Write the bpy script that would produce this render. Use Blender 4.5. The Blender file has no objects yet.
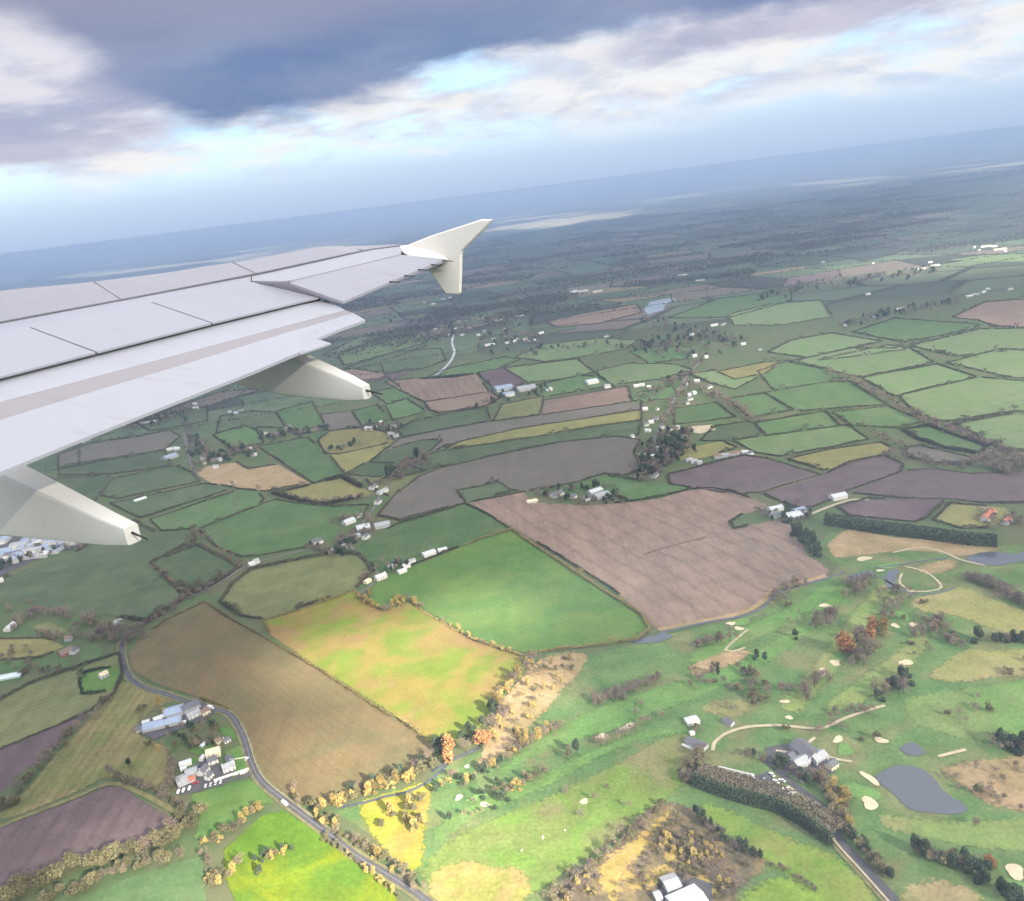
import bpy, bmesh, math, random
import numpy as np
from mathutils import Vector, Matrix

rng = np.random.default_rng(7)
random.seed(7)
scene = bpy.context.scene
COL = scene.collection
R = math.radians

# ------------------------------------------------------------------ camera
IW, IH, F = 1024, 901, 850.0
CAMH = 450.0
H_OFF = 257.8
UPX = (-0.1245, -0.9922)
PITCH = math.atan(H_OFF / F)
U_ = np.array([UPX[0] * math.cos(PITCH), -UPX[1] * math.cos(PITCH), math.sin(PITCH)])
U_ /= np.linalg.norm(U_)
fw = np.array([0, 0, -1.0])
Hh = fw - U_ * (fw @ U_); Hh /= np.linalg.norm(Hh)
Rr = np.cross(Hh, U_)
M = np.outer(Hh, [0, 1, 0]) + np.outer(Rr, [1, 0, 0]) + np.outer(U_, [0, 0, 1])
CAMP = np.array([0, 0, CAMH])

def ray(px, py):
    d = M.T @ np.array([(px - 512) / F, -(py - 450.5) / F, -1.0])
    return d / np.linalg.norm(d)

def G(px, py, z=0.0):
    """where the sight line through a pixel meets the ground"""
    d = ray(px, py)
    if d[2] > -0.004:
        d[2] = -0.004
    return CAMP + d * ((z - CAMH) / d[2])

def P2(p):
    """world point -> pixel (used for level of detail only)"""
    c = M @ (np.array(p) - CAMP)
    if c[2] > -1: return (-9999, -9999)
    return (512 + F * c[0] / -c[2], 450.5 - F * c[1] / -c[2])

cd = bpy.data.cameras.new('camera')
cam = bpy.data.objects.new('camera', cd); COL.objects.link(cam)
cd.sensor_fit = 'HORIZONTAL'; cd.sensor_width = 36; cd.lens = 36 * F / IW
cd.clip_start = 0.1; cd.clip_end = 250000
cam.matrix_world = Matrix.Translation((0, 0, CAMH)) @ Matrix(M.T.tolist()).to_4x4()
scene.camera = cam

# ------------------------------------------------------------------ light
SUN_EL = R(27)
SH = np.array([0.62, -0.785]); SH /= np.linalg.norm(SH)
SUN = np.array([SH[0] * math.cos(SUN_EL), SH[1] * math.cos(SUN_EL), math.sin(SUN_EL)])
sd = bpy.data.lights.new('sun', 'SUN'); sd.energy = 5.0; sd.angle = R(0.53); sd.color = (1.0, 0.90, 0.70)
so = bpy.data.objects.new('sun', sd); COL.objects.link(so)
so.rotation_euler = Vector(SUN).to_track_quat('Z', 'Y').to_euler()
so.location = (0, 0, 5000)

# ------------------------------------------------------------------ node helpers
class NT:
    def __init__(self, tree): self.t = tree; self.n = tree.nodes; self.l = tree.links
    def new(self, kind, **kw):
        nd = self.n.new(kind)
        for k, v in kw.items(): setattr(nd, k, v)
        return nd
    def put(self, sock, v):
        if isinstance(v, bpy.types.NodeSocket): self.l.new(v, sock)
        elif v is not None: sock.default_value = v
    def math(self, op, a, b=None, c=None, clamp=False):
        nd = self.new('ShaderNodeMath', operation=op); nd.use_clamp = clamp
        self.put(nd.inputs[0], a)
        if b is not None: self.put(nd.inputs[1], b)
        if c is not None: self.put(nd.inputs[2], c)
        return nd.outputs[0]
    def smooth(self, v, lo, hi, a=0.0, b=1.0):
        nd = self.new('ShaderNodeMapRange', interpolation_type='SMOOTHSTEP')
        self.put(nd.inputs[0], v); self.put(nd.inputs[1], lo); self.put(nd.inputs[2], hi)
        self.put(nd.inputs[3], a); self.put(nd.inputs[4], b)
        return nd.outputs[0]
    def mix(self, fac, a, b, mode='MIX'):
        nd = self.new('ShaderNodeMix', data_type='RGBA', blend_type=mode)
        self.put(nd.inputs[0], fac)
        for s, v in ((nd.inputs[6], a), (nd.inputs[7], b)):
            self.put(s, v if isinstance(v, bpy.types.NodeSocket) else (*v[:3], 1))
        return nd.outputs[2]
    def noise(self, vec, scale, detail=3, rough=0.55, dist=0.0, dim='3D'):
        nd = self.new('ShaderNodeTexNoise', noise_dimensions=dim)
        self.put(nd.inputs['Vector'], vec); self.put(nd.inputs['Scale'], scale)
        self.put(nd.inputs['Detail'], detail); self.put(nd.inputs['Roughness'], rough)
        self.put(nd.inputs['Distortion'], dist)
        return nd.outputs['Fac']
    def mapping(self, vec, rot=(0, 0, 0), scale=(1, 1, 1), loc=(0, 0, 0)):
        nd = self.new('ShaderNodeMapping')
        self.put(nd.inputs[0], vec); nd.inputs[1].default_value = loc
        nd.inputs[2].default_value = rot; nd.inputs[3].default_value = scale
        return nd.outputs[0]
    def xyz(self, vec):
        nd = self.new('ShaderNodeSeparateXYZ'); self.put(nd.inputs[0], vec); return nd.outputs
    def comb(self, x, y, z):
        nd = self.new('ShaderNodeCombineXYZ')
        for i, v in enumerate((x, y, z)): self.put(nd.inputs[i], v)
        return nd.outputs[0]

def new_mat(name):
    m = bpy.data.materials.new(name); m.use_nodes = True
    nt = NT(m.node_tree); nt.n.clear()
    out = nt.new('ShaderNodeOutputMaterial')
    bs = nt.new('ShaderNodeBsdfPrincipled')
    nt.l.new(bs.outputs[0], out.inputs[0])
    bs.inputs['Roughness'].default_value = 0.9
    bs.inputs['Specular IOR Level'].default_value = 0.15
    return m, nt, bs

def pos(nt): return nt.new('ShaderNodeNewGeometry').outputs['Position']

def field_mat(name, c1, c2, size=70.0, stripe=None, fine=0.16, c3=None, contrast=(0.38, 0.62)):
    """c1/c2 drift over patches of about 'size' metres; stripe = (angle, spacing m, strength)"""
    m, nt, bs = new_mat(name)
    p = pos(nt)
    n1 = nt.noise(p, 1 / size, 4, 0.6, 0.6)
    col = nt.mix(nt.smooth(n1, *contrast), c1, c2)
    if c3:
        n3 = nt.noise(nt.mapping(p, loc=(371, 53, 0)), 1 / (size * 1.6), 3, 0.5, 0.4)
        col = nt.mix(nt.smooth(n3, 0.48, 0.66), col, c3)
    f = nt.noise(p, 1 / 3.2, 4, 0.7)
    f2 = nt.noise(nt.mapping(p, loc=(77, 13, 0)), 1 / 23.0, 4, 0.62)
    v = nt.math('MULTIPLY', nt.smooth(f, 0.25, 0.75, 1 - fine * 1.3, 1 + fine * 1.3), nt.smooth(f2, 0.3, 0.7, 1 - fine * .8, 1 + fine * .8))
    if stripe:
        a, sp, st = stripe
        q = nt.mapping(p, rot=(0, 0, a))
        x = nt.xyz(q)[0]
        w = nt.noise(q, 1 / 90.0, 2)
        x = nt.math('ADD', x, nt.math('MULTIPLY', w, sp * 0.8))
        s = nt.math('SINE', nt.math('MULTIPLY', x, 2 * math.pi / sp))
        s = nt.smooth(s, 0.55, 0.98, 1.0, 1 - st)
        q2 = nt.mapping(p, rot=(0, 0, a), scale=(1 / 7.0, 1 / 140.0, 1))
        lw = nt.smooth(nt.noise(q2, 1.0, 3), 0.3, 0.7, 1 - st * 0.6, 1 + st * 0.5)
        v = nt.math('MULTIPLY', nt.math('MULTIPLY', v, s), lw)
    hs = nt.new('ShaderNodeHueSaturation')
    nt.put(hs.inputs['Value'], v); nt.put(hs.inputs['Color'], col)
    nt.put(bs.inputs['Base Color'], hs.outputs[0])
    bs.inputs['Roughness'].default_value = 1.0
    bs.inputs['Specular IOR Level'].default_value = 0.05
    return m

def plain_mat(name, c, rough=0.8, var=0.12, size=3.0, spec=0.25):
    m, nt, bs = new_mat(name)
    n = nt.noise(nt.new('ShaderNodeTexCoord').outputs['Object'], 1 / size, 4, 0.6)
    hs = nt.new('ShaderNodeHueSaturation'); hs.inputs['Color'].default_value = (*c, 1)
    nt.put(hs.inputs['Value'], nt.smooth(n, 0.3, 0.7, 1 - var, 1 + var))
    nt.put(bs.inputs['Base Color'], hs.outputs[0])
    bs.inputs['Roughness'].default_value = rough
    bs.inputs['Specular IOR Level'].default_value = spec
    return m

def leaf_mat(name, c, c2):
    m, nt, bs = new_mat(name)
    at = nt.new('ShaderNodeAttribute', attribute_name='tint')
    oi = nt.new('ShaderNodeObjectInfo')
    col = nt.mix(at.outputs['Fac'], c, c2)
    hs = nt.new('ShaderNodeHueSaturation')
    nt.put(hs.inputs['Color'], col)
    nt.put(hs.inputs['Value'], nt.smooth(oi.outputs['Random'], 0, 1, 0.75, 1.3))
    nt.put(bs.inputs['Base Color'], hs.outputs[0])
    bs.inputs['Roughness'].default_value = 1.0
    bs.inputs['Specular IOR Level'].default_value = 0.05
    return m

# ------------------------------------------------------------------ object helpers
def tag(o, label=None, cat=None, group=None, kind=None):
    if label: o['label'] = label
    if cat: o['category'] = cat
    if group: o['group'] = group
    if kind: o['kind'] = kind
    return o

def link(name, me, mat=None, parent=None):
    o = bpy.data.objects.new(name, me); COL.objects.link(o)
    if mat is not None:
        for m in (mat if isinstance(mat, (list, tuple)) else [mat]): me.materials.append(m)
    if parent is not None: o.parent = parent
    return o

def empty(name, loc, rz=0.0):
    o = bpy.data.objects.new(name, None); COL.objects.link(o)
    o.location = loc; o.rotation_euler = (0, 0, rz); o.empty_display_size = 1
    return o

def mesh(name, V, Fc):
    me = bpy.data.meshes.new(name)
    me.from_pydata([tuple(map(float, v)) for v in V], [], [tuple(map(int, f)) for f in Fc])
    me.update(); return me

def mesh_np(name, V, Q, tint=None):
    """quads (or tris) from numpy arrays, quick; optional per-vertex 'tint' attribute"""
    me = bpy.data.meshes.new(name)
    n, k = Q.shape
    me.vertices.add(len(V)); me.vertices.foreach_set('co', np.ascontiguousarray(V, dtype=np.float32).ravel())
    me.loops.add(n * k); me.loops.foreach_set('vertex_index', np.ascontiguousarray(Q, dtype=np.int32).ravel())
    me.polygons.add(n)
    me.polygons.foreach_set('loop_start', np.arange(0, n * k, k, dtype=np.int32))
    if tint is not None:
        a = me.attributes.new('tint', 'FLOAT', 'POINT')
        a.data.foreach_set('value', np.ascontiguousarray(tint, dtype=np.float32))
    me.update(calc_edges=True)
    return me

def dup(root, loc, rz, scale, label, group):
    """copy of a thing with its parts and sub-parts"""
    r = root.copy(); COL.objects.link(r)
    r.location = loc; r.rotation_euler = (0, 0, rz); r.scale = scale
    r['label'] = label; r['group'] = group
    for ch in root.children:
        c = ch.copy(); COL.objects.link(c); c.parent = r
        for g in ch.children:
            d = g.copy(); COL.objects.link(d); d.parent = c
    return r

# leaf clumps: random little quads
def leaf_quads(C, S, up=0.35, slim=1.0):
    n = len(C)
    N = rng.normal(size=(n, 3)); N[:, 2] = np.abs(N[:, 2]) + up
    N /= np.linalg.norm(N, axis=1)[:, None]
    A = np.cross(N, rng.normal(size=(n, 3))); A /= np.linalg.norm(A, axis=1)[:, None] + 1e-9
    B = np.cross(N, A)
    S = np.asarray(S)[:, None] * 0.5
    a, b = A * S, B * S * slim
    V = np.stack([C - a - b * .7, C + a * .8 - b, C + a + b * .8, C - a * .7 + b], 1).reshape(-1, 3)
    Q = np.arange(4 * n).reshape(n, 4)
    return V, Q

# ------------------------------------------------------------------ materials
MATS = {}
FIELD = {   # c1, c2, size, fine
    'grass':   ((0.074, 0.106, 0.055), (0.096, 0.122, 0.068), 70, .12),
    'green':   ((0.080, 0.137, 0.056), (0.102, 0.152, 0.068), 70, .12),
    'lush':    ((0.082, 0.158, 0.045), (0.108, 0.170, 0.048), 70, .11),
    'lime':    ((0.088, 0.180, 0.018), (0.170, 0.210, 0.012), 60, .14),
    'pale':    ((0.128, 0.188, 0.082), (0.148, 0.192, 0.098), 70, .11),
    'olive':   ((0.165, 0.165, 0.082), (0.140, 0.155, 0.070), 60, .14),
    'meadow':  ((0.165, 0.175, 0.070), (0.220, 0.185, 0.090), 40, .16),
    'gold':    ((0.225, 0.205, 0.085), (0.195, 0.190, 0.080), 50, .14),
    'plough':  ((0.112, 0.082, 0.086), (0.132, 0.098, 0.100), 60, .12),
    'stubble': ((0.235, 0.170, 0.132), (0.200, 0.148, 0.118), 60, .12),
    'mauve':   ((0.150, 0.128, 0.112), (0.128, 0.122, 0.098), 70, .10),
    'sand':    ((0.330, 0.245, 0.155), (0.290, 0.215, 0.125), 45, .14),
    'brown':   ((0.180, 0.138, 0.072), (0.148, 0.130, 0.068), 75, .10),
}
def fmat(kind, stripe=None):
    c1, c2, s, f = FIELD[kind]
    j = 1 + rng.normal() * 0.06
    g = 1 + rng.normal() * 0.03
    c1 = tuple(v * j * (g if i == 1 else 1) for i, v in enumerate(c1)); c2 = tuple(v * j for v in c2)
    return field_mat('field_' + kind, c1, c2, s, stripe, f)

M_HEDGE = leaf_mat('hedge_leaves', (0.066, 0.068, 0.044), (0.108, 0.098, 0.066))
M_HEDGE_GOLD = leaf_mat('hedge_leaves_gold', (0.17, 0.145, 0.06), (0.26, 0.20, 0.09))
M_BARE = leaf_mat('bare_twigs', (0.145, 0.118, 0.088), (0.215, 0.172, 0.125))
M_OLIVE = leaf_mat('olive_leaves', (0.135, 0.128, 0.070), (0.20, 0.180, 0.10))
M_GOLD = leaf_mat('golden_glow_leaves', (0.27, 0.205, 0.075), (0.37, 0.28, 0.105))  # sun glow put into the golden colour, lighter and more saturated
M_ORANGE = leaf_mat('orange_leaves', (0.27, 0.125, 0.055), (0.36, 0.19, 0.09))
M_DARK = leaf_mat('evergreen_leaves', (0.045, 0.068, 0.045), (0.072, 0.098, 0.062))
M_PURPLE = leaf_mat('purple_twigs', (0.130, 0.102, 0.094), (0.185, 0.146, 0.128))
M_TRUNK = plain_mat('bark', (0.09, 0.07, 0.05), 0.95)
M_ASPH = plain_mat('asphalt', (0.085, 0.083, 0.092), 0.9, 0.15, 6)
M_LANE = plain_mat('lane_asphalt', (0.15, 0.14, 0.14), 0.95, 0.15, 6)
M_VERGE = plain_mat('verge_grass', (0.17, 0.16, 0.08), 1.0, 0.2, 6, .05)
M_PATH = plain_mat('gravel', (0.42, 0.36, 0.26), 1.0, 0.12, 6, .05)
M_MARK = plain_mat('road_paint', (0.36, 0.36, 0.36), 0.8)
M_SANDB = plain_mat('bunker_sand', (0.52, 0.45, 0.32), 1.0, 0.10, 4, .05)
M_WHITE = plain_mat('white_render', (0.62, 0.61, 0.59), 0.8, .05)
M_PALE = plain_mat('pale_render', (0.46, 0.455, 0.44), 0.85)
M_CREAM = plain_mat('cream_render', (0.75, 0.66, 0.48), 0.8, .05)
M_GREYW = plain_mat('grey_wall', (0.40, 0.40, 0.41), 0.85)
M_BRICK = plain_mat('brick_wall', (0.34, 0.20, 0.15), 0.9)
M_SLATE = plain_mat('slate_roof', (0.13, 0.13, 0.15), 0.7)
M_GREYR = plain_mat('grey_roof', (0.33, 0.34, 0.36), 0.7)
M_BLUER = plain_mat('blue_steel_roof', (0.27, 0.33, 0.44), 0.5)
M_WHITER = plain_mat('white_roof', (0.50, 0.515, 0.53), 0.6, .06)
M_REDR = plain_mat('red_tile_roof', (0.42, 0.16, 0.10), 0.85)
M_BROWNR = plain_mat('brown_tile_roof', (0.22, 0.15, 0.12), 0.85)
M_CREAMR = plain_mat('cream_roof', (0.70, 0.58, 0.38), 0.8)
M_GLASSD = plain_mat('dark_window', (0.03, 0.035, 0.045), 0.15, .1, 3, .5)
M_DOOR = plain_mat('door_paint', (0.10, 0.06, 0.05), 0.5)
M_TYRE = plain_mat('tyre_rubber', (0.02, 0.02, 0.02), 0.9)
M_CARW = plain_mat('car_white', (0.80, 0.80, 0.80), 0.3, .02, 3, .5)
M_CARG = plain_mat('car_grey', (0.22, 0.23, 0.25), 0.3, .02, 3, .5)
M_CARR = plain_mat('car_red', (0.40, 0.04, 0.03), 0.3, .02, 3, .5)
M_POLY = plain_mat('greenhouse_glass', (0.50, 0.58, 0.62), 0.3, .08, 4, .5)
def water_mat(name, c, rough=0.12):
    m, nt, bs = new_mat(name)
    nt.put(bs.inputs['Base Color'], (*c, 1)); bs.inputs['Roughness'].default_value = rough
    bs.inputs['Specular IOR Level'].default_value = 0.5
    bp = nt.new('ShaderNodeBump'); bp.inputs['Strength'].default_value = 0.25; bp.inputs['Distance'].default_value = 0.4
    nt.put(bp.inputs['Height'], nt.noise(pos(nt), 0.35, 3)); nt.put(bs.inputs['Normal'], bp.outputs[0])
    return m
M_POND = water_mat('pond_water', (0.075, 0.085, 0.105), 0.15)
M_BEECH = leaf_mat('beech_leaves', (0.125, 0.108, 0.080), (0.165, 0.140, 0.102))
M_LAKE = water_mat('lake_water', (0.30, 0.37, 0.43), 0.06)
M_GLINT = water_mat('painted_glint_water', (0.52, 0.53, 0.52), 0.1)  # pale base colour stands in for sky glint on the river
M_SEA = water_mat('sea_water', (0.04, 0.09, 0.15), 0.3)

# ------------------------------------------------------------------ ground
def make_ground():
    m, nt, bs = new_mat('ground')
    p = pos(nt)
    near = nt.mix(nt.smooth(nt.noise(p, 1 / 60, 4, .6), .4, .6), (0.085, 0.125, 0.055), (0.115, 0.122, 0.066))
    q = nt.mapping(p, rot=(0, 0, R(24)), scale=(1 / 330, 1 / 210, 1))
    vo = nt.new('ShaderNodeTexVoronoi', feature='F1', voronoi_dimensions='2D'); nt.put(vo.inputs['Vector'], q)
    vo.inputs['Scale'].default_value = 1; vo.inputs['Randomness'].default_value = 0.75
    rr = nt.xyz(vo.outputs['Color'])[0]
    cr = nt.new('ShaderNodeValToRGB'); cr.color_ramp.interpolation = 'CONSTANT'
    stops = [(0, (0.085, 0.112, 0.075)), (.22, (0.11, 0.138, 0.085)), (.45, (0.07, 0.085, 0.065)), (.62, (0.15, 0.125, 0.11)), (.74, (0.10, 0.13, 0.08)), (.88, (0.20, 0.17, 0.11)), (.95, (0.05, 0.06, 0.04))]
    el = cr.color_ramp.elements
    while len(el) < len(stops): el.new(0.5)
    for e, (t, c) in zip(el, stops): e.position = t; e.color = (*c, 1)
    nt.put(cr.inputs[0], rr)
    ve = nt.new('ShaderNodeTexVoronoi', feature='DISTANCE_TO_EDGE', voronoi_dimensions='2D'); nt.put(ve.inputs['Vector'], q)
    ve.inputs['Scale'].default_value = 1; ve.inputs['Randomness'].default_value = 0.75
    far = nt.mix(nt.smooth(ve.outputs['Distance'], 0.03, 0.07), (0.045, 0.05, 0.035), cr.outputs[0])
    # wooded and built-up tracts far away
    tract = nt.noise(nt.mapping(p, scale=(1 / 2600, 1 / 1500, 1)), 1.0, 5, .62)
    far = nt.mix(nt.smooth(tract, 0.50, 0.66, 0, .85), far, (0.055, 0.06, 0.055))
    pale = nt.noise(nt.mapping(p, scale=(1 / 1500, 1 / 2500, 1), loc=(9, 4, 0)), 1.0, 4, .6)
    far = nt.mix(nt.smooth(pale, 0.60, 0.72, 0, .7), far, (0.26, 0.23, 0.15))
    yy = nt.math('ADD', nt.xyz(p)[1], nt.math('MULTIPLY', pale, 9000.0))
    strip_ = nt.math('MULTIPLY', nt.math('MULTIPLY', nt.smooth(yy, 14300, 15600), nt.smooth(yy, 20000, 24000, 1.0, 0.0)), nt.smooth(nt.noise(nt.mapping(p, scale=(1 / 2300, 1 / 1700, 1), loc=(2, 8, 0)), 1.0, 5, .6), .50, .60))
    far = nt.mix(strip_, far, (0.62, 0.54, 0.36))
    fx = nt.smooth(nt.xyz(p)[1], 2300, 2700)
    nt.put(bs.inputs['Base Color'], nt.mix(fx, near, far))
    bs.inputs['Roughness'].default_value = 1; bs.inputs['Specular IOR Level'].default_value = 0.03
    V, Q = [], []
    xs = np.linspace(-52000, 52000, 27); ys = np.concatenate([np.linspace(-3000, 12000, 16), np.linspace(16000, 72000, 15)])
    for y in ys:
        for x in xs: V.append((x, y, 0))
    n = len(xs)
    for j in range(len(ys) - 1):
        for i in range(n - 1): Q.append((j * n + i, j * n + i + 1, (j + 1) * n + i + 1, (j + 1) * n + i))
    tag(link('ground', mesh('ground', V, Q), m), kind='structure')
make_ground()

def poly_obj(name, pts, z, mat):
    """flat sheet traced on the ground (pixel outline), triangulated"""
    W = [G(x, y) for x, y in pts]
    me = bpy.data.meshes.new(name); bm = bmesh.new()
    vs = [bm.verts.new((w[0], w[1], z)) for w in W]
    f = bm.faces.new(vs); bm.normal_update()
    if f.normal.z < 0: f.normal_flip()
    bmesh.ops.triangulate(bm, faces=[f]); bm.to_mesh(me); bm.free()
    return link(name, me, mat)

def soft_patch(name, pts, z, mat, soft=7.0, rnd=True):
    """ground patch with a rounded outline whose rim fades into what lies below"""
    W = [G(x, y)[:2] for x, y in pts]
    n0 = len(W)
    L = []
    for i in range(n0):
        p0, p1, p2, p3 = W[i - 1], W[i], W[(i + 1) % n0], W[(i + 2) % n0]
        k = max(2, min(10, int(np.linalg.norm(p2 - p1) / 9))) if rnd else 1
        for j in range(k):
            t = j / k
            L.append(0.5 * ((2 * p1) + (-p0 + p2) * t + (2 * p0 - 5 * p1 + 4 * p2 - p3) * t * t + (-p0 + 3 * p1 - 3 * p2 + p3) * t ** 3))
    L = np.array(L)
    area = 0.5 * np.sum(L[:, 0] * np.roll(L[:, 1], -1) - np.roll(L[:, 0], -1) * L[:, 1])
    if area < 0: L = L[::-1]
    T = np.roll(L, -1, 0) - np.roll(L, 1, 0); T /= np.linalg.norm(T, axis=1)[:, None] + 1e-9
    N = np.stack([T[:, 1], -T[:, 0]], 1)
    wob = rng.normal(size=len(L)) * soft * .35
    cell = max(2.5, math.sqrt(abs(area)) / 48)
    lo, hi = L.min(0) - soft - cell, L.max(0) + soft + cell
    nx, ny = int((hi[0] - lo[0]) / cell) + 2, int((hi[1] - lo[1]) / cell) + 2
    X, Y = np.meshgrid(lo[0] + np.arange(nx) * cell, lo[1] + np.arange(ny) * cell)
    Pq = np.column_stack([X.ravel(), Y.ravel()])
    D = np.full(len(Pq), 1e9); inside = np.zeros(len(Pq), bool)
    for i in range(len(L)):
        a_, b_ = L[i], L[(i + 1) % len(L)]; d_ = b_ - a_
        t = np.clip(((Pq - a_) @ d_) / (d_ @ d_ + 1e-9), 0, 1)
        D = np.minimum(D, np.linalg.norm(Pq - a_ - t[:, None] * d_, axis=1))
        if a_[1] != b_[1]:
            c_ = ((a_[1] > Pq[:, 1]) != (b_[1] > Pq[:, 1])) & (Pq[:, 0] < d_[0] * (Pq[:, 1] - a_[1]) / (b_[1] - a_[1]) + a_[0])
            inside ^= c_
    rim = np.clip(.5 + np.where(inside, D, -D) / (2 * soft), 0, 1)
    j, i = np.meshgrid(np.arange(ny - 1), np.arange(nx - 1), indexing='ij')
    q = np.stack([j * nx + i, j * nx + i + 1, (j + 1) * nx + i + 1, (j + 1) * nx + i], -1).reshape(-1, 4)
    q = q[rim[q].max(1) > 0.02]
    use = np.unique(q); new = np.zeros(len(Pq), int); new[use] = np.arange(len(use))
    me = mesh_np(name, np.column_stack([Pq[use], np.full(len(use), z)]), new[q])
    at = me.attributes.new('rim', 'FLOAT', 'POINT'); at.data.foreach_set('value', rim[use].astype(np.float32))
    m2 = SOFT.get(mat.name)
    if m2 is None:
        m2 = mat.copy(); m2.name = mat.name + '_soft'; nt = NT(m2.node_tree)
        bs = next(x for x in nt.n if x.type == 'BSDF_PRINCIPLED')
        r_ = nt.new('ShaderNodeAttribute', attribute_name='rim').outputs['Fac']
        nn = nt.noise(pos(nt), 1 / 3.5, 4, .7)
        nt.put(bs.inputs['Alpha'], nt.smooth(nt.math('ADD', r_, nt.math('MULTIPLY', nt.math('SUBTRACT', nn, .5), 1.5)), .46, .54))
        SOFT[mat.name] = m2
    return link(name, me, m2)
SOFT = {}

def pix_grow(pts, g):
    """outline pushed outward a little"""
    P_ = np.array(pts, float); n = len(P_)
    ar = 0.5 * np.sum(P_[:, 0] * np.roll(P_[:, 1], -1) - np.roll(P_[:, 0], -1) * P_[:, 1]); s = 1 if ar > 0 else -1
    out = []
    for i in range(n):
        a, b, c = P_[i - 1], P_[i], P_[(i + 1) % n]
        n1 = np.array([(b - a)[1], -(b - a)[0]]); n2 = np.array([(c - b)[1], -(c - b)[0]])
        n1 /= np.linalg.norm(n1) + 1e-9; n2 /= np.linalg.norm(n2) + 1e-9
        m_ = n1 + n2; l = np.linalg.norm(m_)
        if l < .5: m_ = n1; l = 1
        out.append(tuple(b + s * m_ / l * g * min(1.6, 2 / max(l, .8))))
    return out

def smooth_line(pts, step):
    """Catmull-Rom through world points, resampled"""
    P = [np.array(p[:2], float) for p in pts]
    out = []
    for i in range(len(P) - 1):
        p0, p1, p2, p3 = P[max(i - 1, 0)], P[i], P[i + 1], P[min(i + 2, len(P) - 1)]
        n = max(2, int(np.linalg.norm(p2 - p1) / step))
        for k in range(n):
            t = k / n
            out.append(0.5 * ((2 * p1) + (-p0 + p2) * t + (2 * p0 - 5 * p1 + 4 * p2 - p3) * t * t + (-p0 + 3 * p1 - 3 * p2 + p3) * t ** 3))
    out.append(P[-1])
    return np.array(out)

def straight_line(pts, step):
    P = [np.array(p[:2], float) for p in pts]; out = []
    for a, b in zip(P[:-1], P[1:]):
        n = max(1, int(np.linalg.norm(b - a) / step))
        for k in range(n): out.append(a + (b - a) * k / n)
    out.append(P[-1]); return np.array(out)

def ribbon(name, pix, width, z, mat, off=0.0, kind='structure'):
    L = smooth_line([G(*p) for p in pix], 8)
    T = np.gradient(L, axis=0); T /= np.linalg.norm(T, axis=1)[:, None] + 1e-9
    N = np.stack([-T[:, 1], T[:, 0]], 1)
    A = L + N * (off + width / 2); B = L + N * (off - width / 2)
    n = len(L)
    V = np.zeros((2 * n, 3)); V[0::2, :2] = A; V[1::2, :2] = B; V[:, 2] = z
    Q = np.array([(2 * i + 1, 2 * i + 3, 2 * i + 2, 2 * i) for i in range(n - 1)])
    o = link(name, mesh_np(name, V, Q), mat)
    if kind: o['kind'] = kind
    return o

# ------------------------------------------------------------------ hedges
HPTS = []      # sampled hedge points so far, to skip doubled lines
_cells = {}
def near_hedge(p, r=9.0):
    r = min(10.0, 8.0 * max(1.0, math.hypot(p[0], p[1]) / 1300))
    c = (int(p[0] // 10), int(p[1] // 10))
    for i in (-1, 0, 1):
        for j in (-1, 0, 1):
            for q in _cells.get((c[0] + i, c[1] + j), ()):
                if (q[0] - p[0]) ** 2 + (q[1] - p[1]) ** 2 < r * r: return True
    return False
def remember(pts):
    for p in pts: _cells.setdefault((int(p[0] // 10), int(p[1] // 10)), []).append(p)

def hedge_leaves(L, w, h, lump=0.5, dens=None, tree=0.0):
    """leaf clumps along a ground line; clump size follows how far away it is seen"""
    C, S = [], []
    hv = 1.0; tb = 0
    for i in range(len(L) - 1):
        a, b = L[i], L[i + 1]
        d = np.linalg.norm(b - a)
        if d < 1e-3 or d > 40: continue
        dist = math.hypot(math.hypot(*a), CAMH)
        s = np.clip(dist / 850 * 0.75, 0.55, 3.2)
        n = max(1, int(d * w * h / (s * s) * 2.1)) if dens is None else max(1, int(d * dens))
        hv = np.clip(hv + rng.normal() * 0.22, 0.45, 1.7)
        if tb <= 0 and rng.random() < tree * d: tb = rng.uniform(4, 10); th = rng.uniform(1.7, 3.6)
        k = 1.0
        if tb > 0: k = th; tb -= d
        t = rng.random(n)[:, None]
        q = a + (b - a) * t
        off = rng.normal(size=(n, 2)) * w * 0.30 * (1 + (k - 1) * .5)
        z = np.sqrt(rng.random(n)) * h * hv * k
        C.append(np.column_stack([q + off, z + 0.1])); S.append(s * rng.uniform(.7, 1.35, n))
    if not C: return None
    return np.vstack(C), np.concatenate(S)

def hedge_obj(lines, label, w=2.6, h=2.3, mat=None, group='hedges between the fields', name='hedge', tree=0.012, cat='hedge', step=4, dens=None):
    Cs, Ss = [], []
    for L in lines:
        r = hedge_leaves(L, w, h, tree=tree, dens=dens)
        if r is not None: Cs.append(r[0]); Ss.append(r[1])
    if not Cs: return None
    C, S = np.vstack(Cs), np.concatenate(Ss)
    V, Q = leaf_quads(C, S)
    base = C.mean(0) * (1, 1, 0)
    me = mesh_np(name, V - base, Q, np.repeat(rng.random(len(C)), 4))
    o = link(name, me, mat or M_HEDGE); o.location = base
    tag(o, label, cat, group)
    return o

# every traced field: description (used to tell its hedge apart), surface, pixel outline, extras
FIELDS = []
def fld(desc, kind, pts, hedge=True, stripe=None, z=0.3, mat=None, name=None, tree=0.012, hm=None, w=2.6, h=2.3, skip=()):
    FIELDS.append(dict(desc=desc, kind=kind, pts=pts, hedge=hedge, stripe=stripe, z=z, mat=mat, name=name, tree=tree, hm=hm, w=w, h=h, skip=skip))

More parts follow.
